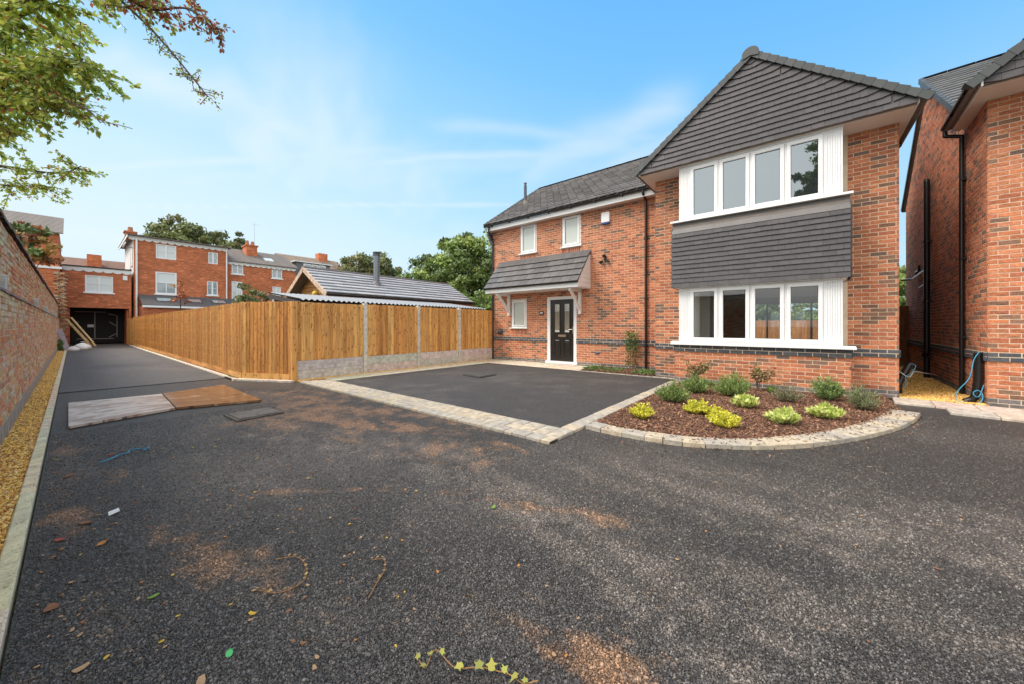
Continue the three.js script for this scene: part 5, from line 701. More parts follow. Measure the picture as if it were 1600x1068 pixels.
{ // farther house with dormer
  const X = -40.5, A = -13.9, B = -20.4, o = thing('dormer_house', 'brown tiled house with long grey dormer beyond the terrace', 'house', [X - 3, 0, -17]);
  farWall(o, X, A, B, 5.6, []); part('roof', courses(X + 0.2, 5.6, X - 4, 9.25, B, A, 18), M.tileBrown, o); part('roof', courses(X - 8.2, 5.6, X - 4.01, 9.25, B, A, 8), M.tileBrown, o);
  part('gable_wall', new MB().poly([[0, 0], [8, 0], [8, 5.6], [4, 9.1], [0, 5.6]], 0, 0.2, (a, b, c) => V(X - a, b, A + 0.0 + c)), M.render, o); part('gable_wall', new MB().poly([[0, 0], [8, 0], [8, 5.6], [4, 9.1], [0, 5.6]], 0, 0.2, (a, b, c) => V(X - a, b, B - 0.2 + c)), M.farBrick, o);
  const d = part('dormer', new MB().box(X - 3.3, X - 0.9, 6.4, 8.1, -18.4, -14.9), surf(T_grain, [0.20, 0.19, 0.19], 0.7, 0.003), o); part('dormer_trim', new MB().box(X - 3.4, X - 0.7, 8.1, 8.2, -18.6, -14.7), M.white, d); for (const [a, b] of [[-15.6, -16.4], [-16.45, -17.1], [-17.15, -17.9]]) { part('window', new MB().box(X - 0.9, X - 0.85, 7.2, 8.0, b, a), M.white, d); part('pane', new MB().box(X - 0.849, X - 0.84, 7.3, 7.9, b + 0.1, a - 0.1), M.paneFar, d); }
  part('chimney', new MB().box(X - 4.6, X - 3.6, 8.6, 9.9, -19.3, -18.3), M.farBrick, o);
}
{ // house behind the old wall and the roof beyond the arch
  const o = thing('wall_side_house', 'orange brick house corner with slate roof above the old wall', 'house', [-37, 0, 2.5]);
  farWall(o, -36, 5, 0.5, 7.1, []); part('side_wall', new MB().box(-42, -36.31, 0, 7.1, 0.5, 0.8), M.farBrick, o); part('roof', courses(-35.8, 7.1, -38.8, 8.6, 0.35, 5, 12), M.slateFar, o); part('string_course', new MB().box(-35.99, -35.9, 4.85, 5.0, 0.4, 5), M.whiteMatt, o);
  const rub = [], r = rng(88), s = thing('rubble_pier', 'broken stub of old brickwork at the end of the boundary wall', 'wall', [-36.6, 0, 0.5]);
  for (let i = 0; i < 60; i++) for (let k = 0; k < 2; k++) { const y = i * 0.078, w = 0.2 + 0.18 * vnoise(i * 0.3, k, 0, 0, 4); rub.push({ g: block(0.2, 0.07, 0.2, i % 8, 0.012), m: new THREE.Matrix4().makeRotationY(1.4 + rr(-0.4, 0.4, r)).setPosition(rr(-0.1, 0.1, r) + 0.7, y, 0.25 - k * 0.22 - w * (i % 3 === 0 ? 0.4 : 0.1)), c: OLD[Math.floor(r() * 6)].map((v) => v * 0.75) }); }
  lay('brick', 'bricks', rub, M.brickVC, s, 120);
  const o2 = thing('tiled_roof_house', 'red tiled roof house beyond the cart opening', 'house', [-46, 0, -1]); part('wall', new MB().box(-50, -44.5, 0, 5.6, -6, 3), M.farBrick, o2); part('roof', courses(-44.2, 5.6, -47.5, 7.05, -6, 3, 12), M.tileFar, o2); part('chimney', new MB().box(-46.2, -45.4, 6, 7.2, -1.55, -0.75), M.farBrick, o2);
}
// timber lodge behind the fence, and the corrugated lean-to in front of it
{
  const o = thing('timber_lodge', 'timber lodge with grey tiled roof and steel flue behind the fence', 'shed', [-14.85, 0, -9.3]), zA = -5.6, zB = -12.85, ax = -14.85, ay = 3.55, ex = 1.95, ey = 2.48, r = rng(89);
  part('wall', new MB().box(ax - 1.75, ax - 1.65, 0, 2.5, zB + 0.3, zA - 0.35).box(ax + 1.55, ax + 1.65, 0, 2.45, zB + 0.3, zA - 0.35), surf(T_wood, [0.42, 0.22, 0.12], 0.85, 0.002), o);
  for (let i = 0; i < 24; i++) { const y = i * 0.15, hw = y < 2.45 ? 1.65 : Math.max(0.05, 1.72 * (ay - 0.1 - y) / (ay - 2.45)); if (y > ay - 0.2) break; part('gable_board', new MB().hexa([V(ax - hw, y, zA - 0.36), V(ax + hw, y, zA - 0.36), V(ax + hw * 0.97, y + 0.155, zA - 0.385), V(ax - hw * 0.97, y + 0.155, zA - 0.385), V(ax - hw, y, zA - 0.40), V(ax + hw, y, zA - 0.40), V(ax + hw * 0.97, y + 0.155, zA - 0.40), V(ax - hw * 0.97, y + 0.155, zA - 0.40)], WOOD[i % 5].map((v) => v * 0.62), [r() * 3, r() * 3], true), M.woodVC, o); }
  const L = Math.hypot(ex, ay - ey), s = V(-ex / L, (ay - ey) / L, 0), n = V((ay - ey) / L, ex / L, 0), list = tiles(V(ax + ex, ey, zA), V(0, 0, -1), s, n, zA - zB, L, { w: 0.6, gauge: L / 8, t: 0.035, cols: [[0.52, 0.52, 0.53], [0.58, 0.58, 0.59], [0.47, 0.47, 0.48]], seed: 91, lap: 0.02 });
  for (const k of list) k.m.premultiply(new THREE.Matrix4().makeTranslation(14.85, 0, 9.3)); lay('roof_tile', 'roof_tiles', list, surf(T_grain, [1, 1, 1], 0.38, 0.001, VC), o, 200);
  part('roof_deck', new MB().hexa([V(ax + ex, ey - 0.01, zA), V(ax + ex, ey - 0.01, zB), V(ax, ay - 0.01, zB), V(ax, ay - 0.01, zA), V(ax + ex, ey - 0.06, zA), V(ax + ex, ey - 0.06, zB), V(ax, ay - 0.06, zB), V(ax, ay - 0.06, zA)]).hexa([V(ax - ex, ey, zA), V(ax - ex, ey, zB), V(ax - 0.01, ay, zB), V(ax - 0.01, ay, zA), V(ax - ex, ey - 0.06, zA), V(ax - ex, ey - 0.06, zB), V(ax - 0.01, ay - 0.06, zB), V(ax - 0.01, ay - 0.06, zA)]), M.slateFar, o);
  for (const q of [-1, 1]) part('barge_board', new MB().bar(V(ax + q * (ex + 0.02), ey - 0.08, zA + 0.02), V(ax, ay - 0.05, zA + 0.02), 0.03, 0.17, [0.72, 0.55, 0.42], V(0, 0, 1).cross(V(q * ex, ey - ay, 0)).normalize()), M.woodVC, o);
  part('ridge', new MB().bar(V(ax, ay + 0.03, zA + 0.03), V(ax, ay + 0.03, zB), 0.2, 0.06, [0.30, 0.26, 0.25]), M.tileVC, o); part('gutter', gutterGeo(new MB(), V(ax + ex + 0.05, ey - 0.03, zA), V(ax + ex + 0.05, ey - 0.03, zB), 0.05), M.black, o); part('fascia', new MB().box(ax + ex - 0.05, ax + ex - 0.02, ey - 0.22, ey - 0.05, zB, zA), surf(T_wood, [0.40, 0.23, 0.15], 0.85, 0.002), o);
  const f = part('flue', new MB().cone(V(-13.95, 2.9, -8.12), V(-13.95, 4.28, -8.12), 0.125, 0.125, 18), std([0.17, 0.19, 0.21], 0.35, { metalness: 0.5 }), o); part('cowl', new MB().cone(V(-13.95, 4.28, -8.12), V(-13.95, 4.36, -8.12), 0.15, 0.15, 18).cone(V(-13.95, 4.40, -8.12), V(-13.95, 4.44, -8.12), 0.16, 0.15, 18).cone(V(-13.95, 4.35, -8.12), V(-13.95, 4.41, -8.12), 0.09, 0.09, 12), std([0.06, 0.065, 0.07], 0.4), f); part('flue_flashing', new MB().cone(V(-13.95, 2.98, -8.12), V(-13.95, 3.2, -8.12), 0.24, 0.135, 18), M.lead, f);
  part('lamp', new MB().geo(new THREE.SphereGeometry(0.12, 12, 10), new THREE.Matrix4().setPosition(ax + 0.35, 2.55, zA - 0.3)), std([0.75, 0.50, 0.06], 0.5), o);
  const c = thing('lean_to', 'open lean-to with grey corrugated roof just behind the panel fence', 'shed', [-11.7, 0, -7.4]), g = new MB(), nW = 392, z0 = -3.82, z1 = -11.05, P = (k, t, off) => { const z = mix(z0, z1, k / nW); return V(mix(-10.35, -12.95, t), mix(2.03, 2.36, t) + 0.022 * Math.cos(k * Math.PI / 4) + off, z); };
  for (let k = 0; k < nW; k++) { g.quad(P(k, 0, 0), P(k + 1, 0, 0), P(k + 1, 1, 0), P(k, 1, 0)); g.quad(P(k, 1, -0.006), P(k + 1, 1, -0.006), P(k + 1, 0, -0.006), P(k, 0, -0.006)); g.quad(P(k, 0, 0), P(k, 0, -0.006), P(k + 1, 0, -0.006), P(k + 1, 0, 0)); }
  part('corrugated_roof', g, std([0.24, 0.25, 0.265], 0.55), c); part('beam', new MB().box(-10.52, -10.42, 1.82, 1.975, z1 + 0.1, z0 - 0.05).bar(V(-10.45, 1.93, z0 - 0.06), V(-12.9, 2.24, z0 - 0.06), 0.05, 0.13).bar(V(-10.45, 1.93, z1 + 0.06), V(-12.9, 2.24, z1 + 0.06), 0.05, 0.13), std([0.05, 0.045, 0.045], 0.7), c); for (const z of [-4, -7.4, -10.9]) part('post', new MB().box(-10.51, -10.43, 0, 1.82, z - 0.04, z + 0.04), surf(T_wood, [0.3, 0.2, 0.13], 0.9, 0.002), c); part('back_wall', new MB().box(-12.95, -12.9, 0, 2.2, z1 + 0.2, z0 - 0.2), std([0.07, 0.06, 0.055], 0.8), c);
}

// ================================================================ trees and plants
function leafAt(mb, p, n, up, l, w, col, fold = 0.25) { // a folded leaf of four triangles' worth of shape in two
  const s = V().crossVectors(n, up).normalize(), t = up.clone(), a = p.clone(), b = p.clone().addScaledVector(t, l), m = p.clone().addScaledVector(t, l * 0.45).addScaledVector(n, -fold * w), e = m.clone().addScaledVector(s, w).addScaledVector(n, fold * w), f = m.clone().addScaledVector(s, -w).addScaledVector(n, fold * w);
  mb.tri(a, e, b, col); mb.tri(a, b, f, col);
}
const rdir = (r) => { const z = rr(-1, 1, r), t = r() * 6.283, q = Math.sqrt(1 - z * z); return V(q * Math.cos(t), z, q * Math.sin(t)); };
const lumMul = (c, f) => [c[0] * f, c[1] * f, c[2] * f];
function tree(name, label, base, crown, { clumps = 70, per = 150, leaf = 0.16, cols, seed = 1, clump = 0.28, trunk = 0.25, group, jag = 0.35, cat = 'tree' }) { // crown: list of [x, y, z, rx, ry, rz] (world)
  const r = rng(seed), o = thing(name, label, cat, base, 0, group), mb = new MB(), wood = new MB(), tot = crown.reduce((s, c) => s + c[3] * c[4], 0);
  const B = V(...base), main = crown[0], top = V(main[0], main[1], main[2]); wood.cone(B, B.clone().lerp(top, 0.55), trunk, trunk * 0.7, 8); wood.cone(B.clone().lerp(top, 0.55), top, trunk * 0.7, trunk * 0.3, 8);
  for (const c of crown) {
    const n = Math.max(4, Math.round(clumps * c[3] * c[4] / tot)), C = V(c[0], c[1], c[2]);
    if (c !== main) wood.cone(B.clone().lerp(top, 0.5), C, trunk * 0.45, trunk * 0.15, 6);
    for (let k = 0; k < n; k++) {
      const d = rdir(r), f = Math.pow(r(), 0.38) * (1 - jag * 0.5 + jag * r()), cc = C.clone().add(V(d.x * c[3] * f, d.y * c[4] * f, d.z * c[5] * f)), cr = clump * Math.min(c[3], c[4]) * rr(0.6, 1.25, r), base_ = cols[Math.floor(r() * cols.length)], lf = rr(0.75, 1.2, r);
      if (k % 3 === 0) wood.cone(C.clone().lerp(top, 0.4), cc, trunk * 0.12, trunk * 0.04, 5);
      for (let j = 0; j < per; j++) { const e = rdir(r); if (e.y < -0.4 && r() < 0.5) e.y *= -0.6; const q = Math.pow(r(), 0.45), p = cc.clone().add(V(e.x * cr * q * 1.25, e.y * cr * q * 0.8, e.z * cr * q * 1.25)), nn = e.clone().add(rdir(r).multiplyScalar(0.7)).normalize(), u = V().crossVectors(nn, rdir(r)).normalize(); leafAt(mb, p, nn, u, leaf * rr(0.7, 1.3, r), leaf * 0.34, lumMul(base_, lf * rr(0.8, 1.2, r))); }
    }
  }
  part('trunk', wood, M.bark, o); part('crown', mb, M.leaf, o); return o;
}
const GREEN = [[0.18, 0.26, 0.045], [0.23, 0.32, 0.06], [0.13, 0.20, 0.04], [0.29, 0.37, 0.075]], OLIVE = [[0.17, 0.20, 0.055], [0.21, 0.23, 0.075], [0.14, 0.175, 0.045], [0.26, 0.25, 0.09]], LIME = [[0.16, 0.26, 0.03], [0.20, 0.30, 0.04], [0.12, 0.20, 0.03]];
tree('broadleaf_tree', 'large dense green tree left of the new house, above the lodge roof', [-23.5, 0, -22], [[-23.6, 6.2, -22, 3.2, 3.0, 3.2], [-25.8, 5.4, -20.6, 2.6, 2.4, 2.6], [-21.4, 6.4, -23.2, 2.7, 2.8, 2.7], [-23.4, 8.2, -22, 2.2, 1.5, 2.2], [-23, 4, -21.2, 4.0, 2.0, 3]], { clumps: 150, per: 170, leaf: 0.30, cols: GREEN, seed: 901, clump: 0.30, trunk: 0.4 });
tree('broadleaf_tree', 'round olive tree behind the steel flue of the lodge', [-42, 0, -23.8], [[-42.2, 8.4, -23.8, 2.9, 2.4, 2.9], [-44.6, 8.2, -21.9, 1.7, 1.5, 1.7], [-40.3, 7.4, -25, 2.0, 2.0, 2.0]], { clumps: 90, per: 130, leaf: 0.32, cols: OLIVE, seed: 902, trunk: 0.4 });
tree('broadleaf_tree', 'distant tree rising above the roof of the three-storey house', [-80, 0, -12.4], [[-80.2, 15.6, -12.4, 4.8, 4.0, 4.8], [-82.5, 14.4, -10.6, 3.4, 3, 3.4], [-77.6, 14.2, -14.4, 3.6, 3, 3.6]], { clumps: 90, per: 120, leaf: 0.55, cols: OLIVE, seed: 903, trunk: 0.6, jag: 0.7 });
tree('conifer_tree', 'narrow pointed conifer behind the terrace chimney', [-73.7, 0, -17.6], [[-73.7, 13.2, -17.6, 1.9, 2.2, 1.9], [-73.7, 15, -17.6, 1.2, 2.2, 1.2], [-73.7, 11, -17.6, 2.4, 3, 2.4]], { clumps: 44, per: 120, leaf: 0.42, cols: OLIVE, seed: 904, trunk: 0.3 });
tree('background_tree', 'low row tree filling the gap behind the lodge ridge', [-34, 0, -25], [[-34, 4.8, -25, 3.0, 1.7, 3.0], [-30.5, 4.4, -25.5, 2.8, 1.6, 2.8], [-37.5, 5.2, -25, 2.8, 1.5, 2.8]], { clumps: 70, per: 120, leaf: 0.28, cols: OLIVE, seed: 905, trunk: 0.2 });
tree('leafy_bush', 'bright lime green bush between lodge roof and new house', [-14, 0, -14.6], [[-14, 2.1, -14.6, 1.4, 1.1, 1.2], [-12.9, 1.7, -14.2, 0.9, 0.9, 0.9]], { clumps: 46, per: 110, leaf: 0.14, cols: LIME, seed: 906, trunk: 0.06, cat: 'bush' });
tree('leafy_bush', 'garden bush with reddish tips behind the fence corner', [-21.4, 0, -5.9], [[-21.4, 2.5, -5.9, 1.15, 0.9, 1.0], [-20.6, 2.1, -6.6, 0.9, 0.8, 0.8], [-22, 2.2, -5.3, 0.9, 0.7, 0.7]], { clumps: 40, per: 90, leaf: 0.13, cols: [...OLIVE, [0.16, 0.20, 0.06], [0.2, 0.14, 0.07]], seed: 907, trunk: 0.06, cat: 'bush' });
tree('young_tree', 'thin young tree with orange autumn leaves before the lean-to roof', [-30, 0, -4.25], [[-30, 3.0, -4.25, 0.75, 0.45, 0.6], [-30, 3.7, -4.2, 0.35, 0.5, 0.3]], { clumps: 12, per: 12, leaf: 0.17, cols: [[0.42, 0.14, 0.03], [0.5, 0.24, 0.03], [0.36, 0.10, 0.03]], seed: 908, trunk: 0.045 });
tree('broadleaf_tree', 'green tree seen through the gap between the two houses', [8.6, 0, -56], [[8.6, 4.6, -56, 4, 3.0, 3], [6, 4, -55, 3, 2.6, 3]], { clumps: 50, per: 90, leaf: 0.5, cols: GREEN, seed: 909, trunk: 0.4 });
tree('garden_shrub', 'green garden shrubs seen through the ground floor windows', [-1.8, 0, -28], [[-2.6, 2.2, -28, 1.7, 1.2, 1.0], [-0.9, 2.3, -28.4, 1.5, 1.2, 1.0], [0.9, 2.1, -28.2, 1.5, 1.1, 1.0]], { clumps: 84, per: 110, leaf: 0.2, cols: [...LIME, ...GREEN], seed: 910, trunk: 0.06, cat: 'bush' });
tree('broadleaf_tree', 'dark tree behind the viewpoint mirrored in the upper window', [2.4, 0, 8.6], [[1.2, 9.5, 9, 1.1, 1.2, 1.2], [1.8, 11.2, 9.2, 1.3, 1.3, 1.4], [1.8, 8.4, 9.1, 1.7, 1.1, 1.4], [0.35, 9.0, 9.0, 0.7, 0.6, 0.8], [0.75, 10.3, 9, 0.6, 0.6, 0.6]], { clumps: 80, per: 80, leaf: 0.22, cols: GREEN, seed: 911, trunk: 0.3, jag: 0.7 });
// the tree hanging over the old wall
{
  const o = thing('overhanging_tree', 'autumn tree hanging over the old wall, green leaves turning orange', 'tree', [-10.6, 0, 2.6]), wood = new MB(), lf = new MB(), r = rng(921);
  const G = [[0.46, 0.56, 0.07], [0.56, 0.62, 0.10], [0.36, 0.48, 0.065], [0.66, 0.66, 0.13], [0.28, 0.40, 0.08]], Rd = [[0.46, 0.11, 0.05], [0.55, 0.15, 0.06], [0.36, 0.11, 0.05], [0.26, 0.17, 0.05]], Yl = [[0.55, 0.36, 0.03], [0.50, 0.20, 0.03]];
  const T = V(-10.6, 0, 2.6), fork = V(-10.5, 3.4, 2.2); wood.cone(T, fork, 0.2, 0.15, 10);
  // limb: from the fork to an end point; twigs with leaves hang off its outer part
  function limb(pts, rad, twigs, len, red, dens, droop = 0.5, from = 0.35, leafSize = 0.074) {
    const cv = new THREE.CatmullRomCurve3(pts), N = 14; for (let k = 0; k < N; k++) wood.cone(cv.getPoint(k / N), cv.getPoint((k + 1) / N), mix(rad, 0.008, k / N), mix(rad, 0.008, (k + 1) / N), 6);
    for (let k = 0; k < twigs; k++) {
      const t = mix(from, 1, Math.pow(r(), 0.8)), p = cv.getPoint(t), d = rdir(r); d.y = d.y * 0.5 - droop * r(); d.normalize(); const L = len * rr(0.4, 1.1, r), q = p.clone().addScaledVector(d, L), mid = p.clone().lerp(q, 0.5).add(V(0, 0.05 * L, 0)); wood.tube([p, mid, q], 0.0045, null, 4, 4);
      const nL = Math.round(dens * L * 1.15);
      for (let j = 0; j < nL; j++) { const s = 0.12 + 0.88 * r(), c0 = s < 0.5 ? p.clone().lerp(mid, s * 2) : mid.clone().lerp(q, s * 2 - 1), e = rdir(r), u = d.clone().multiplyScalar(0.6).add(e).add(V(0, -0.45, 0)).normalize(), n = V().crossVectors(u, rdir(r)).normalize(); const isR = r() < red, cset = isR ? Rd : r() < 0.04 ? Yl : G, c = cset[Math.floor(r() * cset.length)]; leafAt(lf, c0.addScaledVector(e, 0.03 * r()), n, u, leafSize * rr(0.7, 1.3, r), leafSize * rr(0.30, 0.42, r), lumMul(c, rr(0.75, 1.25, r)), 0.15); }
    }
  }
  limb([fork, V(-10.1, 4.9, 1.4), V(-9.5, 5.9, 0.7), V(-8.6, 6.2, 0.1)], 0.09, 88, 0.75, 0.012, 60);
  limb([fork, V(-10.2, 4.6, 1.2), V(-9.4, 5.2, 0.5), V(-8.2, 5.25, -0.1)], 0.08, 108, 0.7, 0.015, 62);
  limb([fork, V(-10.3, 4.2, 1.2), V(-9.6, 4.8, 0.6), V(-8.6, 4.8, 0.1)], 0.06, 90, 0.6, 0.05, 60);
  limb([fork, V(-10.0, 5.1, 1.6), V(-8.9, 6.15, 0.4), V(-7.6, 6.1, -0.3), V(-7.0, 5.9, -0.7)], 0.07, 70, 0.5, 0.15, 55);
  limb([V(-7.6, 6.1, -0.3), V(-7.05, 5.75, -0.7), V(-6.65, 5.75, -1.0), V(-6.35, 5.5, -1.3)], 0.02, 34, 0.32, 0.85, 62, 0.5, 0.2, 0.055);
  limb([V(-7.6, 6.1, -0.3), V(-7.1, 5.5, -0.7), V(-6.8, 5.05, -0.95), V(-6.48, 4.55, -1.2)], 0.018, 46, 0.24, 0.35, 42, 0.4, 0.1, 0.036);
  limb([V(-9.4, 5.2, 0.5), V(-8.5, 4.7, 0.1), V(-7.9, 4.4, -0.15), V(-7.7, 4.2, -0.25)], 0.018, 22, 0.3, 0.25, 34, 0.5, 0.2, 0.042);
  limb([fork, V(-10.8, 4.0, 1.4), V(-11.0, 4.15, 0.8), V(-10.5, 4.1, 0.15), V(-9.9, 4.15, -0.1)], 0.04, 44, 0.5, 0.02, 44, 0.3, 0.4, 0.06);
  limb([fork, V(-11.0, 3.8, 1.4), V(-11.1, 3.85, 0.7), V(-10.6, 3.85, 0.2)], 0.03, 30, 0.5, 0.03, 44, 0.3, 0.4, 0.06);
  limb([fork, V(-10.3, 4.3, 1.3), V(-9.9, 4.5, 0.8), V(-9.5, 4.3, 0.6)], 0.03, 20, 0.3, 0.1, 55, 0.4, 0.4, 0.065);
  part('trunk', wood, M.bark, o); part('crown', lf, M.leafThin, o);
}
tree('wall_shrub', 'small shrub with yellow and green leaves leaning over the wall top', [-20, 0, 1.6], [[-19.9, 4.1, 0.85, 0.75, 0.55, 0.5], [-19.4, 3.7, 0.55, 0.5, 0.4, 0.35], [-20.4, 4.6, 1.0, 0.5, 0.4, 0.4]], { clumps: 26, per: 34, leaf: 0.16, cols: [[0.14, 0.20, 0.04], [0.40, 0.24, 0.04], [0.10, 0.15, 0.03], [0.34, 0.13, 0.04]], seed: 930, trunk: 0.05, cat: 'bush' });
// bed plants
function tuft(name, label, x, z, rad, h, n, bl, bw, cols, seed, cat = 'plant', group) { const r = rng(seed), y = mound(x, z), o = thing(name, label, cat, [x, y - 0.01, z], 0, group), mb = new MB(), st = new MB(); for (let k = 0; k < n; k++) { const t = r() * 6.283, lean = Math.pow(r(), 0.6), d = V(Math.cos(t) * lean * rad * 1.05, 0, Math.sin(t) * lean * rad * 1.05), hh = 0.8 * h * (1 - 0.45 * lean * lean) * rr(0.65, 1.1, r) * (0.62 + 0.75 * vnoise(t * 1.1 + seed * 7, lean * 1.5, 0, 0, seed)), a = V(x, y, z).addScaledVector(d, 0.2), b = V(x + d.x, y + hh, z + d.z); if (k % 4 === 0) st.cone(a, b, 0.003, 0.0015, 4); for (let j = 0; j < 10; j++) { const p = a.clone().lerp(b, 0.2 + 0.8 * r()), e = rdir(r).multiplyScalar(0.8).add(V(0, 0.9, 0)).add(d.clone().multiplyScalar(1.2)).normalize(); leafAt(mb, p, V().crossVectors(e, rdir(r)).normalize(), e, bl * rr(0.6, 1.3, r), bw * rr(0.7, 1.2, r), lumMul(cols[Math.floor(r() * cols.length)], rr(0.75, 1.25, r)), 0.1); } } part('foliage', mb, M.leaf, o); part('stem', st, M.bark, o); return o; }
const SAGE = [[0.20, 0.30, 0.06], [0.25, 0.35, 0.08], [0.15, 0.24, 0.05], [0.30, 0.38, 0.11]], YEL = [[0.74, 0.68, 0.05], [0.82, 0.74, 0.07], [0.52, 0.56, 0.06], [0.66, 0.65, 0.05]], PALE = [[0.58, 0.66, 0.16], [0.68, 0.72, 0.24], [0.42, 0.54, 0.10], [0.74, 0.75, 0.32]], GREY = [[0.24, 0.25, 0.13], [0.30, 0.28, 0.17], [0.20, 0.21, 0.10]];
tuft('hebe_shrub', 'rounded dark green shrub nearest the driveway edge of the bed', -1.66, -6.35, 0.29, 0.44, 300, 0.045, 0.008, SAGE, 1); tuft('hebe_shrub', 'dark green shrub behind the first, close to the driveway corner', -1.55, -7.5, 0.28, 0.42, 270, 0.045, 0.008, SAGE, 2); tuft('hebe_shrub', 'round dark green shrub below the second window pane', -0.95, -7.55, 0.31, 0.46, 310, 0.055, 0.008, SAGE, 3); tuft('hebe_shrub', 'bushy green shrub near the bay corner', 0.39, -8.2, 0.24, 0.44, 250, 0.05, 0.008, [...SAGE, [0.10, 0.19, 0.07]], 4);
tuft('lavender_plant', 'greyish thin lavender in the middle of the bed', -0.17, -7.55, 0.24, 0.34, 110, 0.06, 0.005, GREY, 5); tuft('lavender_plant', 'spiky grey-green lavender at the path end of the bed', 0.76, -7.55, 0.2, 0.46, 150, 0.07, 0.005, [...GREY, [0.24, 0.32, 0.10]], 6);
tuft('golden_shrub', 'bright yellow shrub alone at the driveway point of the bed', -1.69, -4.97, 0.17, 0.24, 130, 0.034, 0.013, YEL, 7); tuft('golden_shrub', 'yellow shrub, left one of the touching pair', -1.17, -5.75, 0.18, 0.27, 130, 0.034, 0.013, YEL, 8); tuft('golden_shrub', 'yellow shrub, right one of the touching pair', -0.92, -5.72, 0.15, 0.21, 100, 0.034, 0.013, YEL, 9); tuft('golden_shrub', 'bright yellow shrub in front of the touching pair', -0.74, -5.2, 0.2, 0.22, 150, 0.034, 0.013, YEL, 10);
tuft('variegated_plant', 'pale cream-green plant in front of the round dark shrub', -0.66, -6.65, 0.19, 0.22, 100, 0.07, 0.018, PALE, 11); tuft('variegated_plant', 'cream-green plant nearest the curved stone edge', -0.15, -5.85, 0.19, 0.24, 110, 0.075, 0.02, PALE, 12); tuft('variegated_plant', 'cream-green plant towards the path end of the bed', 0.28, -6.55, 0.19, 0.23, 100, 0.075, 0.02, PALE, 13);
function rose(label, x, z, h, seed) { const r = rng(seed), y = mound(x, z), o = thing('rose_bush', label, 'rose', [x, y - 0.01, z]), st = new MB(), lf = new MB(), C = [[0.16, 0.16, 0.045], [0.26, 0.13, 0.06], [0.20, 0.19, 0.06], [0.32, 0.20, 0.08], [0.34, 0.28, 0.06]]; for (let k = 0; k < 11; k++) { const e = V(x + rr(-0.26, 0.26, r), y + h * rr(0.62, 1, r), z + rr(-0.13, 0.13, r)), m = V(x + rr(-0.04, 0.04, r), y + h * 0.45, z); st.tube([V(x, y, z), m, e], 0.006, null, 5, 6); for (let j = 0; j < 34; j++) { const p = m.clone().lerp(e, rr(0.35, 1.05, r)).add(rdir(r).multiplyScalar(0.075)), u = rdir(r); u.y -= 0.2; leafAt(lf, p, V().crossVectors(u.normalize(), rdir(r)).normalize(), u, rr(0.04, 0.07, r), 0.018, lumMul(C[Math.floor(r() * 5)], rr(0.8, 1.2, r))); } } part('stem', st, M.bark, o); part('foliage', lf, M.leaf, o); }
rose('bronze-leaved rose bush at the driveway end of the bay wall', -1.72, -8.5, 0.50, 31); rose('bronze-leaved rose bush against the middle of the bay wall', -0.62, -8.5, 0.52, 32);
for (const [x, z, l, s] of [[-1.5, -8.45, 'small yellow-green seedling beside the first rose', 33], [-0.4, -8.5, 'small green seedling beside the second rose', 34]]) tuft('seedling', l, x, z, 0.1, 0.14, 30, 0.05, 0.012, LIME.map((c) => lumMul(c, 1.1)), s);
{ const o = thing('climbing_plant', 'young climbing plant on sticks against the wall beside the downpipe', 'plant', [-3.85, 0.05, -10.42]), r = rng(41), lf = new MB(), st = new MB(); for (let k = 0; k < 4; k++) st.cone(V(-3.85 + (k - 1.5) * 0.09, 0.05, -10.42), V(-3.85 + (k - 1.5) * 0.04, 1.0, -10.45), 0.006, 0.006, 5); const C = [[0.10, 0.19, 0.03], [0.13, 0.23, 0.04], [0.07, 0.14, 0.025]]; for (let k = 0; k < 520; k++) { const t = r() < 0.68 ? rr(0.55, 1.05, r) : rr(0.1, 0.6, r), w = t > 0.55 ? 0.19 : 0.16, p = V(-3.85 + rr(-w, w, r), 0.05 + t * 1.05, -10.42 + rr(-0.1, 0.12, r)), u = rdir(r); u.y -= 0.3; leafAt(lf, p, V().crossVectors(u.normalize(), rdir(r)).normalize(), u, rr(0.05, 0.09, r), 0.017, lumMul(t < 0.5 && r() < 0.4 ? [0.26, 0.13, 0.05] : C[Math.floor(r() * 3)], rr(0.8, 1.2, r))); } part('support', st, M.bark, o); part('foliage', lf, M.leaf, o); }
{ const r = rng(42), mb = new MB(); for (let k = 0; k < 1500; k++) { const a = r(), x = a < 0.35 ? rr(-4.95, -4.55, r) : a < 0.6 ? rr(-4.4, -3.9, r) : rr(-3.5, -2.95, r), z = rr(-10.2, -9.45, r), u = rdir(r); u.y = Math.abs(u.y) + 0.2; leafAt(mb, V(x, 0.055 + r() * 0.05, z), V().crossVectors(u.normalize(), rdir(r)).normalize(), u, rr(0.03, 0.07, r), 0.013, lumMul([[0.10, 0.20, 0.03], [0.16, 0.24, 0.05], [0.08, 0.15, 0.03]][Math.floor(r() * 3)], rr(0.8, 1.2, r))); } single('ground_cover', mb, M.leaf, 'low green ground cover along the narrow wall bed', null, null, 'stuff'); }

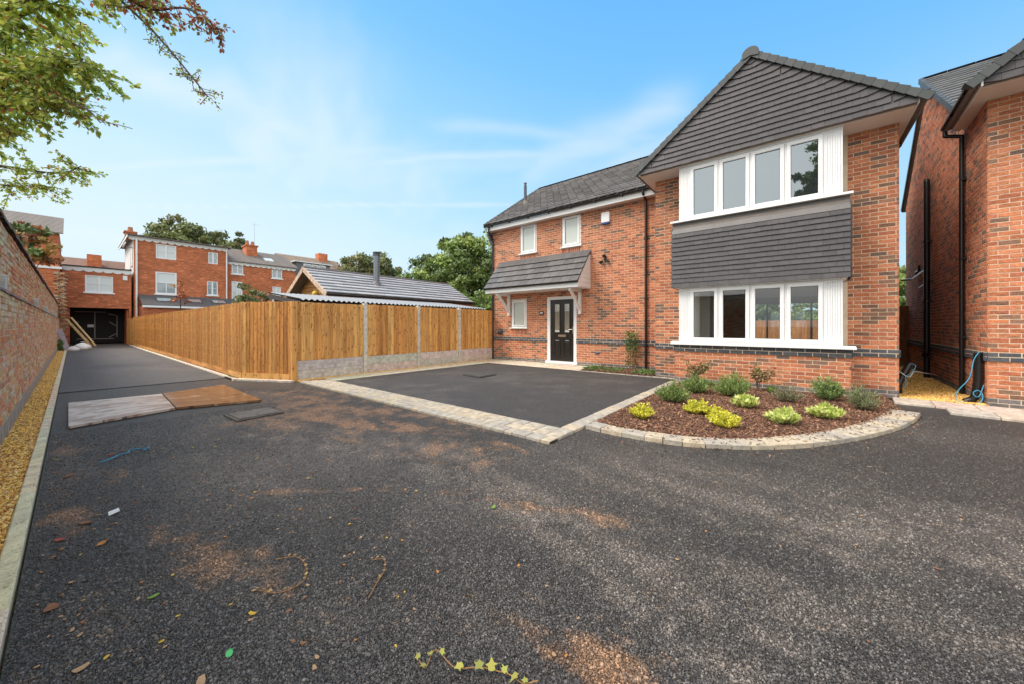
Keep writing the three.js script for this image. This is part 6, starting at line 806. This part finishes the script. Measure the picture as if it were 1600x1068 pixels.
// ================================================================ things lying on the surfacing
const RUST = (() => { const f = (base, rust, amt, seed) => pair(512, 512, (i, j) => { const a = fbm(i / 40, j / 90, 5, 0, 0, seed), b = fbm(i / 120, j / 30, 4, 0, 0, seed + 9), s = sm(amt, amt + 0.16, a * 0.6 + b * 0.4), dk = sm(0.68, 0.74, fbm(i / 26, j / 70, 4, 0, 0, seed + 20)); const c = mix3(mix3(base, rust, s), [0.05, 0.035, 0.03], dk * 0.85); return [c, clamp(0.5 + 0.4 * (a - 0.5) - 0.3 * dk)]; }, 0.8, 0.45); return [f([0.54, 0.44, 0.37], [0.31, 0.18, 0.115], 0.43, 5), f([0.22, 0.118, 0.064], [0.37, 0.26, 0.18], 0.52, 25)]; })();
{
  const a = thing('steel_plate', 'pale scuffed trench plate next to the kerb', 'plate', [-8.4, 0.0, -0.5]); part('plate', new MB().hexa([V(-9.53, 0.012, 0.04), V(-7.3, 0.010, 0.03), V(-7.3, 0.040, 0.03), V(-9.53, 0.044, 0.04), V(-9.47, 0.012, -1.07), V(-7.65, 0.010, -1.02), V(-7.65, 0.042, -1.02), V(-9.47, 0.040, -1.07)]).quad(V(-9.53, 0.0446, 0.04), V(-7.3, 0.0406, 0.03), V(-7.65, 0.0426, -1.02), V(-9.47, 0.0406, -1.07)), surf(RUST[0], [1, 1, 1], 0.34, 0.002), a);
  const b = thing('steel_plate', 'wet rusty brown trench plate nearest the fence corner', 'plate', [-8.5, 0.0, -1.6]); part('plate', new MB().hexa([V(-9.47, 0.012, -1.085), V(-7.66, 0.010, -1.035), V(-7.66, 0.044, -1.035), V(-9.47, 0.044, -1.085), V(-9.84, 0.012, -2.1), V(-7.3, 0.010, -2.08), V(-7.3, 0.044, -2.08), V(-9.84, 0.044, -2.1)]).quad(V(-9.47, 0.0446, -1.085), V(-7.66, 0.0446, -1.035), V(-7.3, 0.0446, -2.08), V(-9.84, 0.0446, -2.1)), surf(RUST[1], [1, 1, 1], 0.16, 0.0012), b);
  const lid = (label, q, y, c) => { const o = thing('drain_cover', label, 'drain cover', [q[0][0], 0, q[0][1]]), C = V((q[0][0] + q[2][0]) / 2, y, (q[0][1] + q[2][1]) / 2), at = (k, f, h) => V(mix(C.x, q[k][0], f), h, mix(C.z, q[k][1], f)); part('frame', new MB().hexa([at(0, 1, y), at(1, 1, y), at(2, 1, y), at(3, 1, y), at(0, 1, y + 0.02), at(1, 1, y + 0.02), at(2, 1, y + 0.02), at(3, 1, y + 0.02)], c), M.stoneVC, o); const l = part('lid', new MB().hexa([at(0, 0.86, y + 0.02), at(1, 0.86, y + 0.02), at(2, 0.86, y + 0.02), at(3, 0.86, y + 0.02), at(0, 0.86, y + 0.03), at(1, 0.86, y + 0.03), at(2, 0.86, y + 0.03), at(3, 0.86, y + 0.03)], c.map((v) => v * 1.25)), M.stoneVC, o); for (const f of [0.5, -0.5]) part('keyhole', new MB().box(C.x + f * 0.3 - 0.02, C.x + f * 0.3 + 0.02, y + 0.031, y + 0.033, C.z - 0.01, C.z + 0.01), M.black, l); };
  lid('dark rectangular cover on the forecourt beside the rusty plate', [[-6.60, -1.40], [-6.02, -1.43], [-6.10, -2.02], [-6.64, -1.99]], 0.004, [0.12, 0.105, 0.095]); lid('dark manhole cover set in the new driveway', [[-6.92, -6.5], [-6.2, -6.42], [-6.26, -7.1], [-6.95, -7.2]], 0.028, [0.06, 0.057, 0.055]);
  // rubbish by the wall end
  const pl = [['leaning_plank', 'long yellowish plank leaning at the cart opening', V(-35.6, 0.05, -0.75), V(-36.9, 1.75, 0.25), 0.16], ['leaning_plank', 'second plank leaning beside the first at the cart opening', V(-35.3, 0.05, -0.95), V(-36.6, 1.85, 0.05), 0.1]]; for (const [n, l, a, b, w] of pl) single(n, new MB().bar(a, b, w, 0.05, [0.74, 0.52, 0.24]), M.woodVC, l, 'plank'); single('leaning_board', new MB().bar(V(-30.6, 0.02, 0.16), V(-31.6, 1.12, 0.46), 0.22, 0.04, [0.40, 0.30, 0.30]), M.grainVC, 'dark flat board leaning on the old wall at the gravel end', 'board');
  for (const [x, z, s, l] of [[-31.6, -0.35, 0.35, 'white rubble sack slumped near the leaning boards'], [-30.4, -0.05, 0.22, 'small grey-white sack at the gravel end']]) { const g = new THREE.SphereGeometry(s, 18, 12), p = g.attributes.position; for (let i = 0; i < p.count; i++) { const f = 0.75 + 0.5 * fbm(p.getX(i) * 5 + 9, p.getZ(i) * 5 + p.getY(i) * 4 + 9, 3); p.setXYZ(i, p.getX(i) * f * 1.3, Math.max(-s * 0.3, p.getY(i) * f * 0.75), p.getZ(i) * f); } g.computeVertexNormals(); g.translate(x, s * 0.3 + 0.01, z); single('rubble_sack', g, std([0.68, 0.66, 0.64], 0.7), l, 'sack'); }
  { const r = rng(51), mb = new MB(); for (let k = 0; k < 260; k++) { const u = rdir(r); u.y = Math.abs(u.y) + 0.4; leafAt(mb, V(rr(-31.8, -30.4, r), rr(0.02, 0.5, r), rr(0.32, 0.48, r)), rdir(r), u.normalize(), 0.12, 0.035, lumMul([0.10, 0.19, 0.04], rr(0.7, 1.3, r))); } single('wall_weed', mb, M.leaf, 'green weeds at the foot of the old wall by the boards', 'weed'); }
  // leaves and scraps, larger ones singly
  const r = rng(61), LC = { brown: [0.30, 0.13, 0.06], orange: [0.60, 0.24, 0.05], yellow: [0.72, 0.46, 0.05], green: [0.20, 0.34, 0.06], red: [0.46, 0.09, 0.06], tan: [0.52, 0.32, 0.17] };
  const drop = (x, z, k, s) => { const t = r() * 6.283, mb = new MB(), c = LC[k], n = 7, pts = []; for (let i = 0; i < n; i++) { const a = i / n * 6.283, q = s * (0.75 + 0.5 * r()) * (Math.abs(Math.sin(a)) * 0.42 + 0.1 + 0.5 * Math.abs(Math.cos(a))); pts.push([Math.cos(a) * q, Math.sin(a) * q * 0.62]); } mb.poly(pts, (u, v) => 0.006 + 5 * u * u + 6 * v * v, (u, v) => 0.008 + 5 * u * u + 6 * v * v, (u, v, w) => V(x + u * Math.cos(t) - v * Math.sin(t), w, z + u * Math.sin(t) + v * Math.cos(t)), c); return mb; };
  const big = [[-3.29, -0.11, 'orange', 0.042, 'orange curled leaf, largest near the kerb'], [-3.55, 0.05, 'red', 0.04, 'red leaf scrap beside the kerb'], [-3.72, -0.06, 'brown', 0.05, 'brown leaf next to the white paper scrap'], [-2.72, 0.06, 'brown', 0.05, 'dark brown leaf against the kerb'], [-2.15, -0.02, 'tan', 0.035, 'tan stalked leaf near the camera on the lane side'], [-1.73, -1.93, 'green', 0.036, 'single green leaf in the middle of the forecourt'], [-1.72, -0.30, 'tan', 0.035, 'tan leaf near the green bottle cap'], [-2.45, -0.25, 'green', 0.03, 'pale green leaf scrap on the dark macadam'], [-1.95, -0.52, 'yellow', 0.025, 'yellow leaf near the front edge'], [-5.5, -0.25, 'red', 0.05, 'reddish leaf clump behind the blue cord'], [-5.0, 0.02, 'brown', 0.06, 'brown leaves heaped against the kerb']];
  for (const [x, z, k, s, l] of big) single('fallen_leaf', drop(x, z, k, s), M.grainVC, l, 'leaf', 'leaves on the forecourt');
  const mb = new MB(); for (let k = 0; k < 420; k++) { const near = r() < 0.72, x = near ? rr(-8, -1.2, r) : rr(-4, 3, r), z = near ? 0.12 - Math.pow(r(), 1.6) * 1.5 : -r() * 4.2, cs = ['brown', 'tan', 'yellow', 'tan', 'orange', 'brown', 'tan'][Math.floor(r() * 7)]; if (x > -2.2 && z < -4) continue; const g = drop(x, z, cs, rr(0.007, 0.02, r)); mb.p.push(...g.p); mb.n.push(...g.n); mb.u.push(...g.u); mb.c.push(...g.c); } single('leaf_litter', mb, M.grainVC, 'small scattered leaf scraps and chips on the macadam', null, null, 'stuff');
  single('bottle_cap', new MB().cone(V(-1.79, 0.006, -0.40), V(-1.775, 0.014, -0.395), 0.013, 0.012, 14, [0.05, 0.42, 0.12]), std([0.05, 0.42, 0.12], 0.4), 'bright green plastic cap on the macadam', 'cap'); single('paper_scrap', new MB().hexa([V(-3.82, 0.006, -0.16), V(-3.74, 0.006, -0.16), V(-3.74, 0.02, -0.21), V(-3.82, 0.016, -0.21), V(-3.82, 0.004, -0.16), V(-3.74, 0.004, -0.16), V(-3.74, 0.017, -0.212), V(-3.82, 0.013, -0.212)]), M.whiteMatt, 'small white paper scrap on the lane', 'paper');
  single('cord_scrap', new MB().tube([V(-5.25, 0.012, -0.17), V(-5.3, 0.02, -0.26), V(-5.38, 0.02, -0.30), V(-5.34, 0.03, -0.36), V(-5.45, 0.03, -0.38), V(-5.40, 0.04, -0.44), V(-5.48, 0.02, -0.46), V(-5.38, 0.03, -0.50), V(-5.46, 0.02, -0.52), V(-5.36, 0.02, -0.47)], 0.005, null, 6, 30), M.blueRope, 'tangled blue cord scrap on the lane', 'cord');
  const vine = (label, pts, n, c, s) => { const o = thing('ivy_strand', label, 'twig', [pts[0].x, 0, pts[0].z], 0, 'dropped plant strands'), cv = new THREE.CatmullRomCurve3(pts), lf = new MB(); part('stem', new MB().tube(pts, 0.0022, null, 5, 40), std([0.34, 0.17, 0.06], 0.8), o); for (let k = 0; k < n; k++) { const p = cv.getPoint(k / n), u = rdir(r); u.y = 0.25 * Math.abs(u.y); const S = s * rr(0.5, 0.85, r), ta = r() * 6.283, pts2 = [[0, -0.5], [0.55, -0.45], [0.5, 0.05], [0.95, 0.25], [0.35, 0.45], [0, 1.1], [-0.35, 0.45], [-0.95, 0.25], [-0.5, 0.05], [-0.55, -0.45]].map(([a, b]) => [a * S * rr(0.8, 1.2, r), b * S * rr(0.8, 1.2, r)]), tl = rr(-0.5, 0.5, r), tm = rr(-0.5, 0.5, r); lf.poly(pts2, -0.0005, 0.0005, (a, b, w) => V(p.x + a * Math.cos(ta) - b * Math.sin(ta), p.y + 0.012 + w + a * tl + b * tm, p.z + a * Math.sin(ta) + b * Math.cos(ta)), lumMul(c[k % c.length], rr(0.8, 1.2, r))); } part('leaf', lf, M.leaf, o); };
  vine('long ivy strand with yellow-green leaves at the front edge', [V(-1.17, 0.01, -0.86), V(-1.1, 0.03, -0.84), V(-1.14, 0.02, -0.92), V(-1.02, 0.02, -0.92), V(-0.95, 0.02, -0.98), V(-0.90, 0.015, -1.01), V(-0.84, 0.02, -1.03), V(-0.79, 0.012, -1.04), V(-0.74, 0.03, -1.07)], 10, [[0.52, 0.48, 0.08], [0.42, 0.42, 0.08]], 0.03);
  vine('dry curled twig with yellow leaves on the dark macadam', [V(-2.3, 0.01, -0.72), V(-2.22, 0.015, -0.80), V(-2.08, 0.01, -0.80), V(-1.98, 0.012, -0.74), V(-1.99, 0.015, -0.64), V(-2.1, 0.01, -0.58)].reverse(), 16, [[0.44, 0.30, 0.09], [0.36, 0.19, 0.07]], 0.015);
  vine('bent dry twig lying straight out from the camera', [V(-1.87, 0.01, -1.06), V(-1.82, 0.015, -1.1), V(-1.74, 0.012, -1.06), V(-1.68, 0.012, -0.98), V(-1.62, 0.01, -0.90)], 9, [[0.42, 0.27, 0.09]], 0.015);
  // stones standing proud of the surfacing close by
  const bedZ = (x) => { for (let k = 0; k < 40; k++) if (x >= bedPts[k].x && x < bedPts[k + 1].x) return mix(bedPts[k].z, bedPts[k + 1].z, (x - bedPts[k].x) / (bedPts[k + 1].x - bedPts[k].x)); return -8.05; };
  scatter('surface_stones', 'coarse stones of the macadam near the viewpoint', 200000, (q) => { const d = 0.9 + 8.5 * Math.pow(q(), 1.7), t = 0.679 + rr(-1.12, 1.12, q), x = -Math.sin(t) * d, z = -Math.cos(t) * d; if (z > 0.16 || x < -11 || (x < -2.13 && z < -3.33) || (x >= -2.13 && z < bedZ(x) + 0.03) || z < -8.0) return null; if (x < -7.1 && z > -2.15) return null; if (q() < patches(CLAY, x, z) * 0.7) return null; return [x, 0.0005 + 0.006 * (fbm(x * 2.2, z * 2.2, 3, 0, 0, 71) - 0.5), z]; }, pebble, std([1, 1, 1], 0.36), (x, z, q) => { const c = surfacing(x, z), f = 0.26 + 0.78 * Math.pow(q(), 2.4); return [c[0] * f, c[1] * f, c[2] * f]; }, 0.007, 0.015, 3, 506);
}
renderer.render(scene, camera);
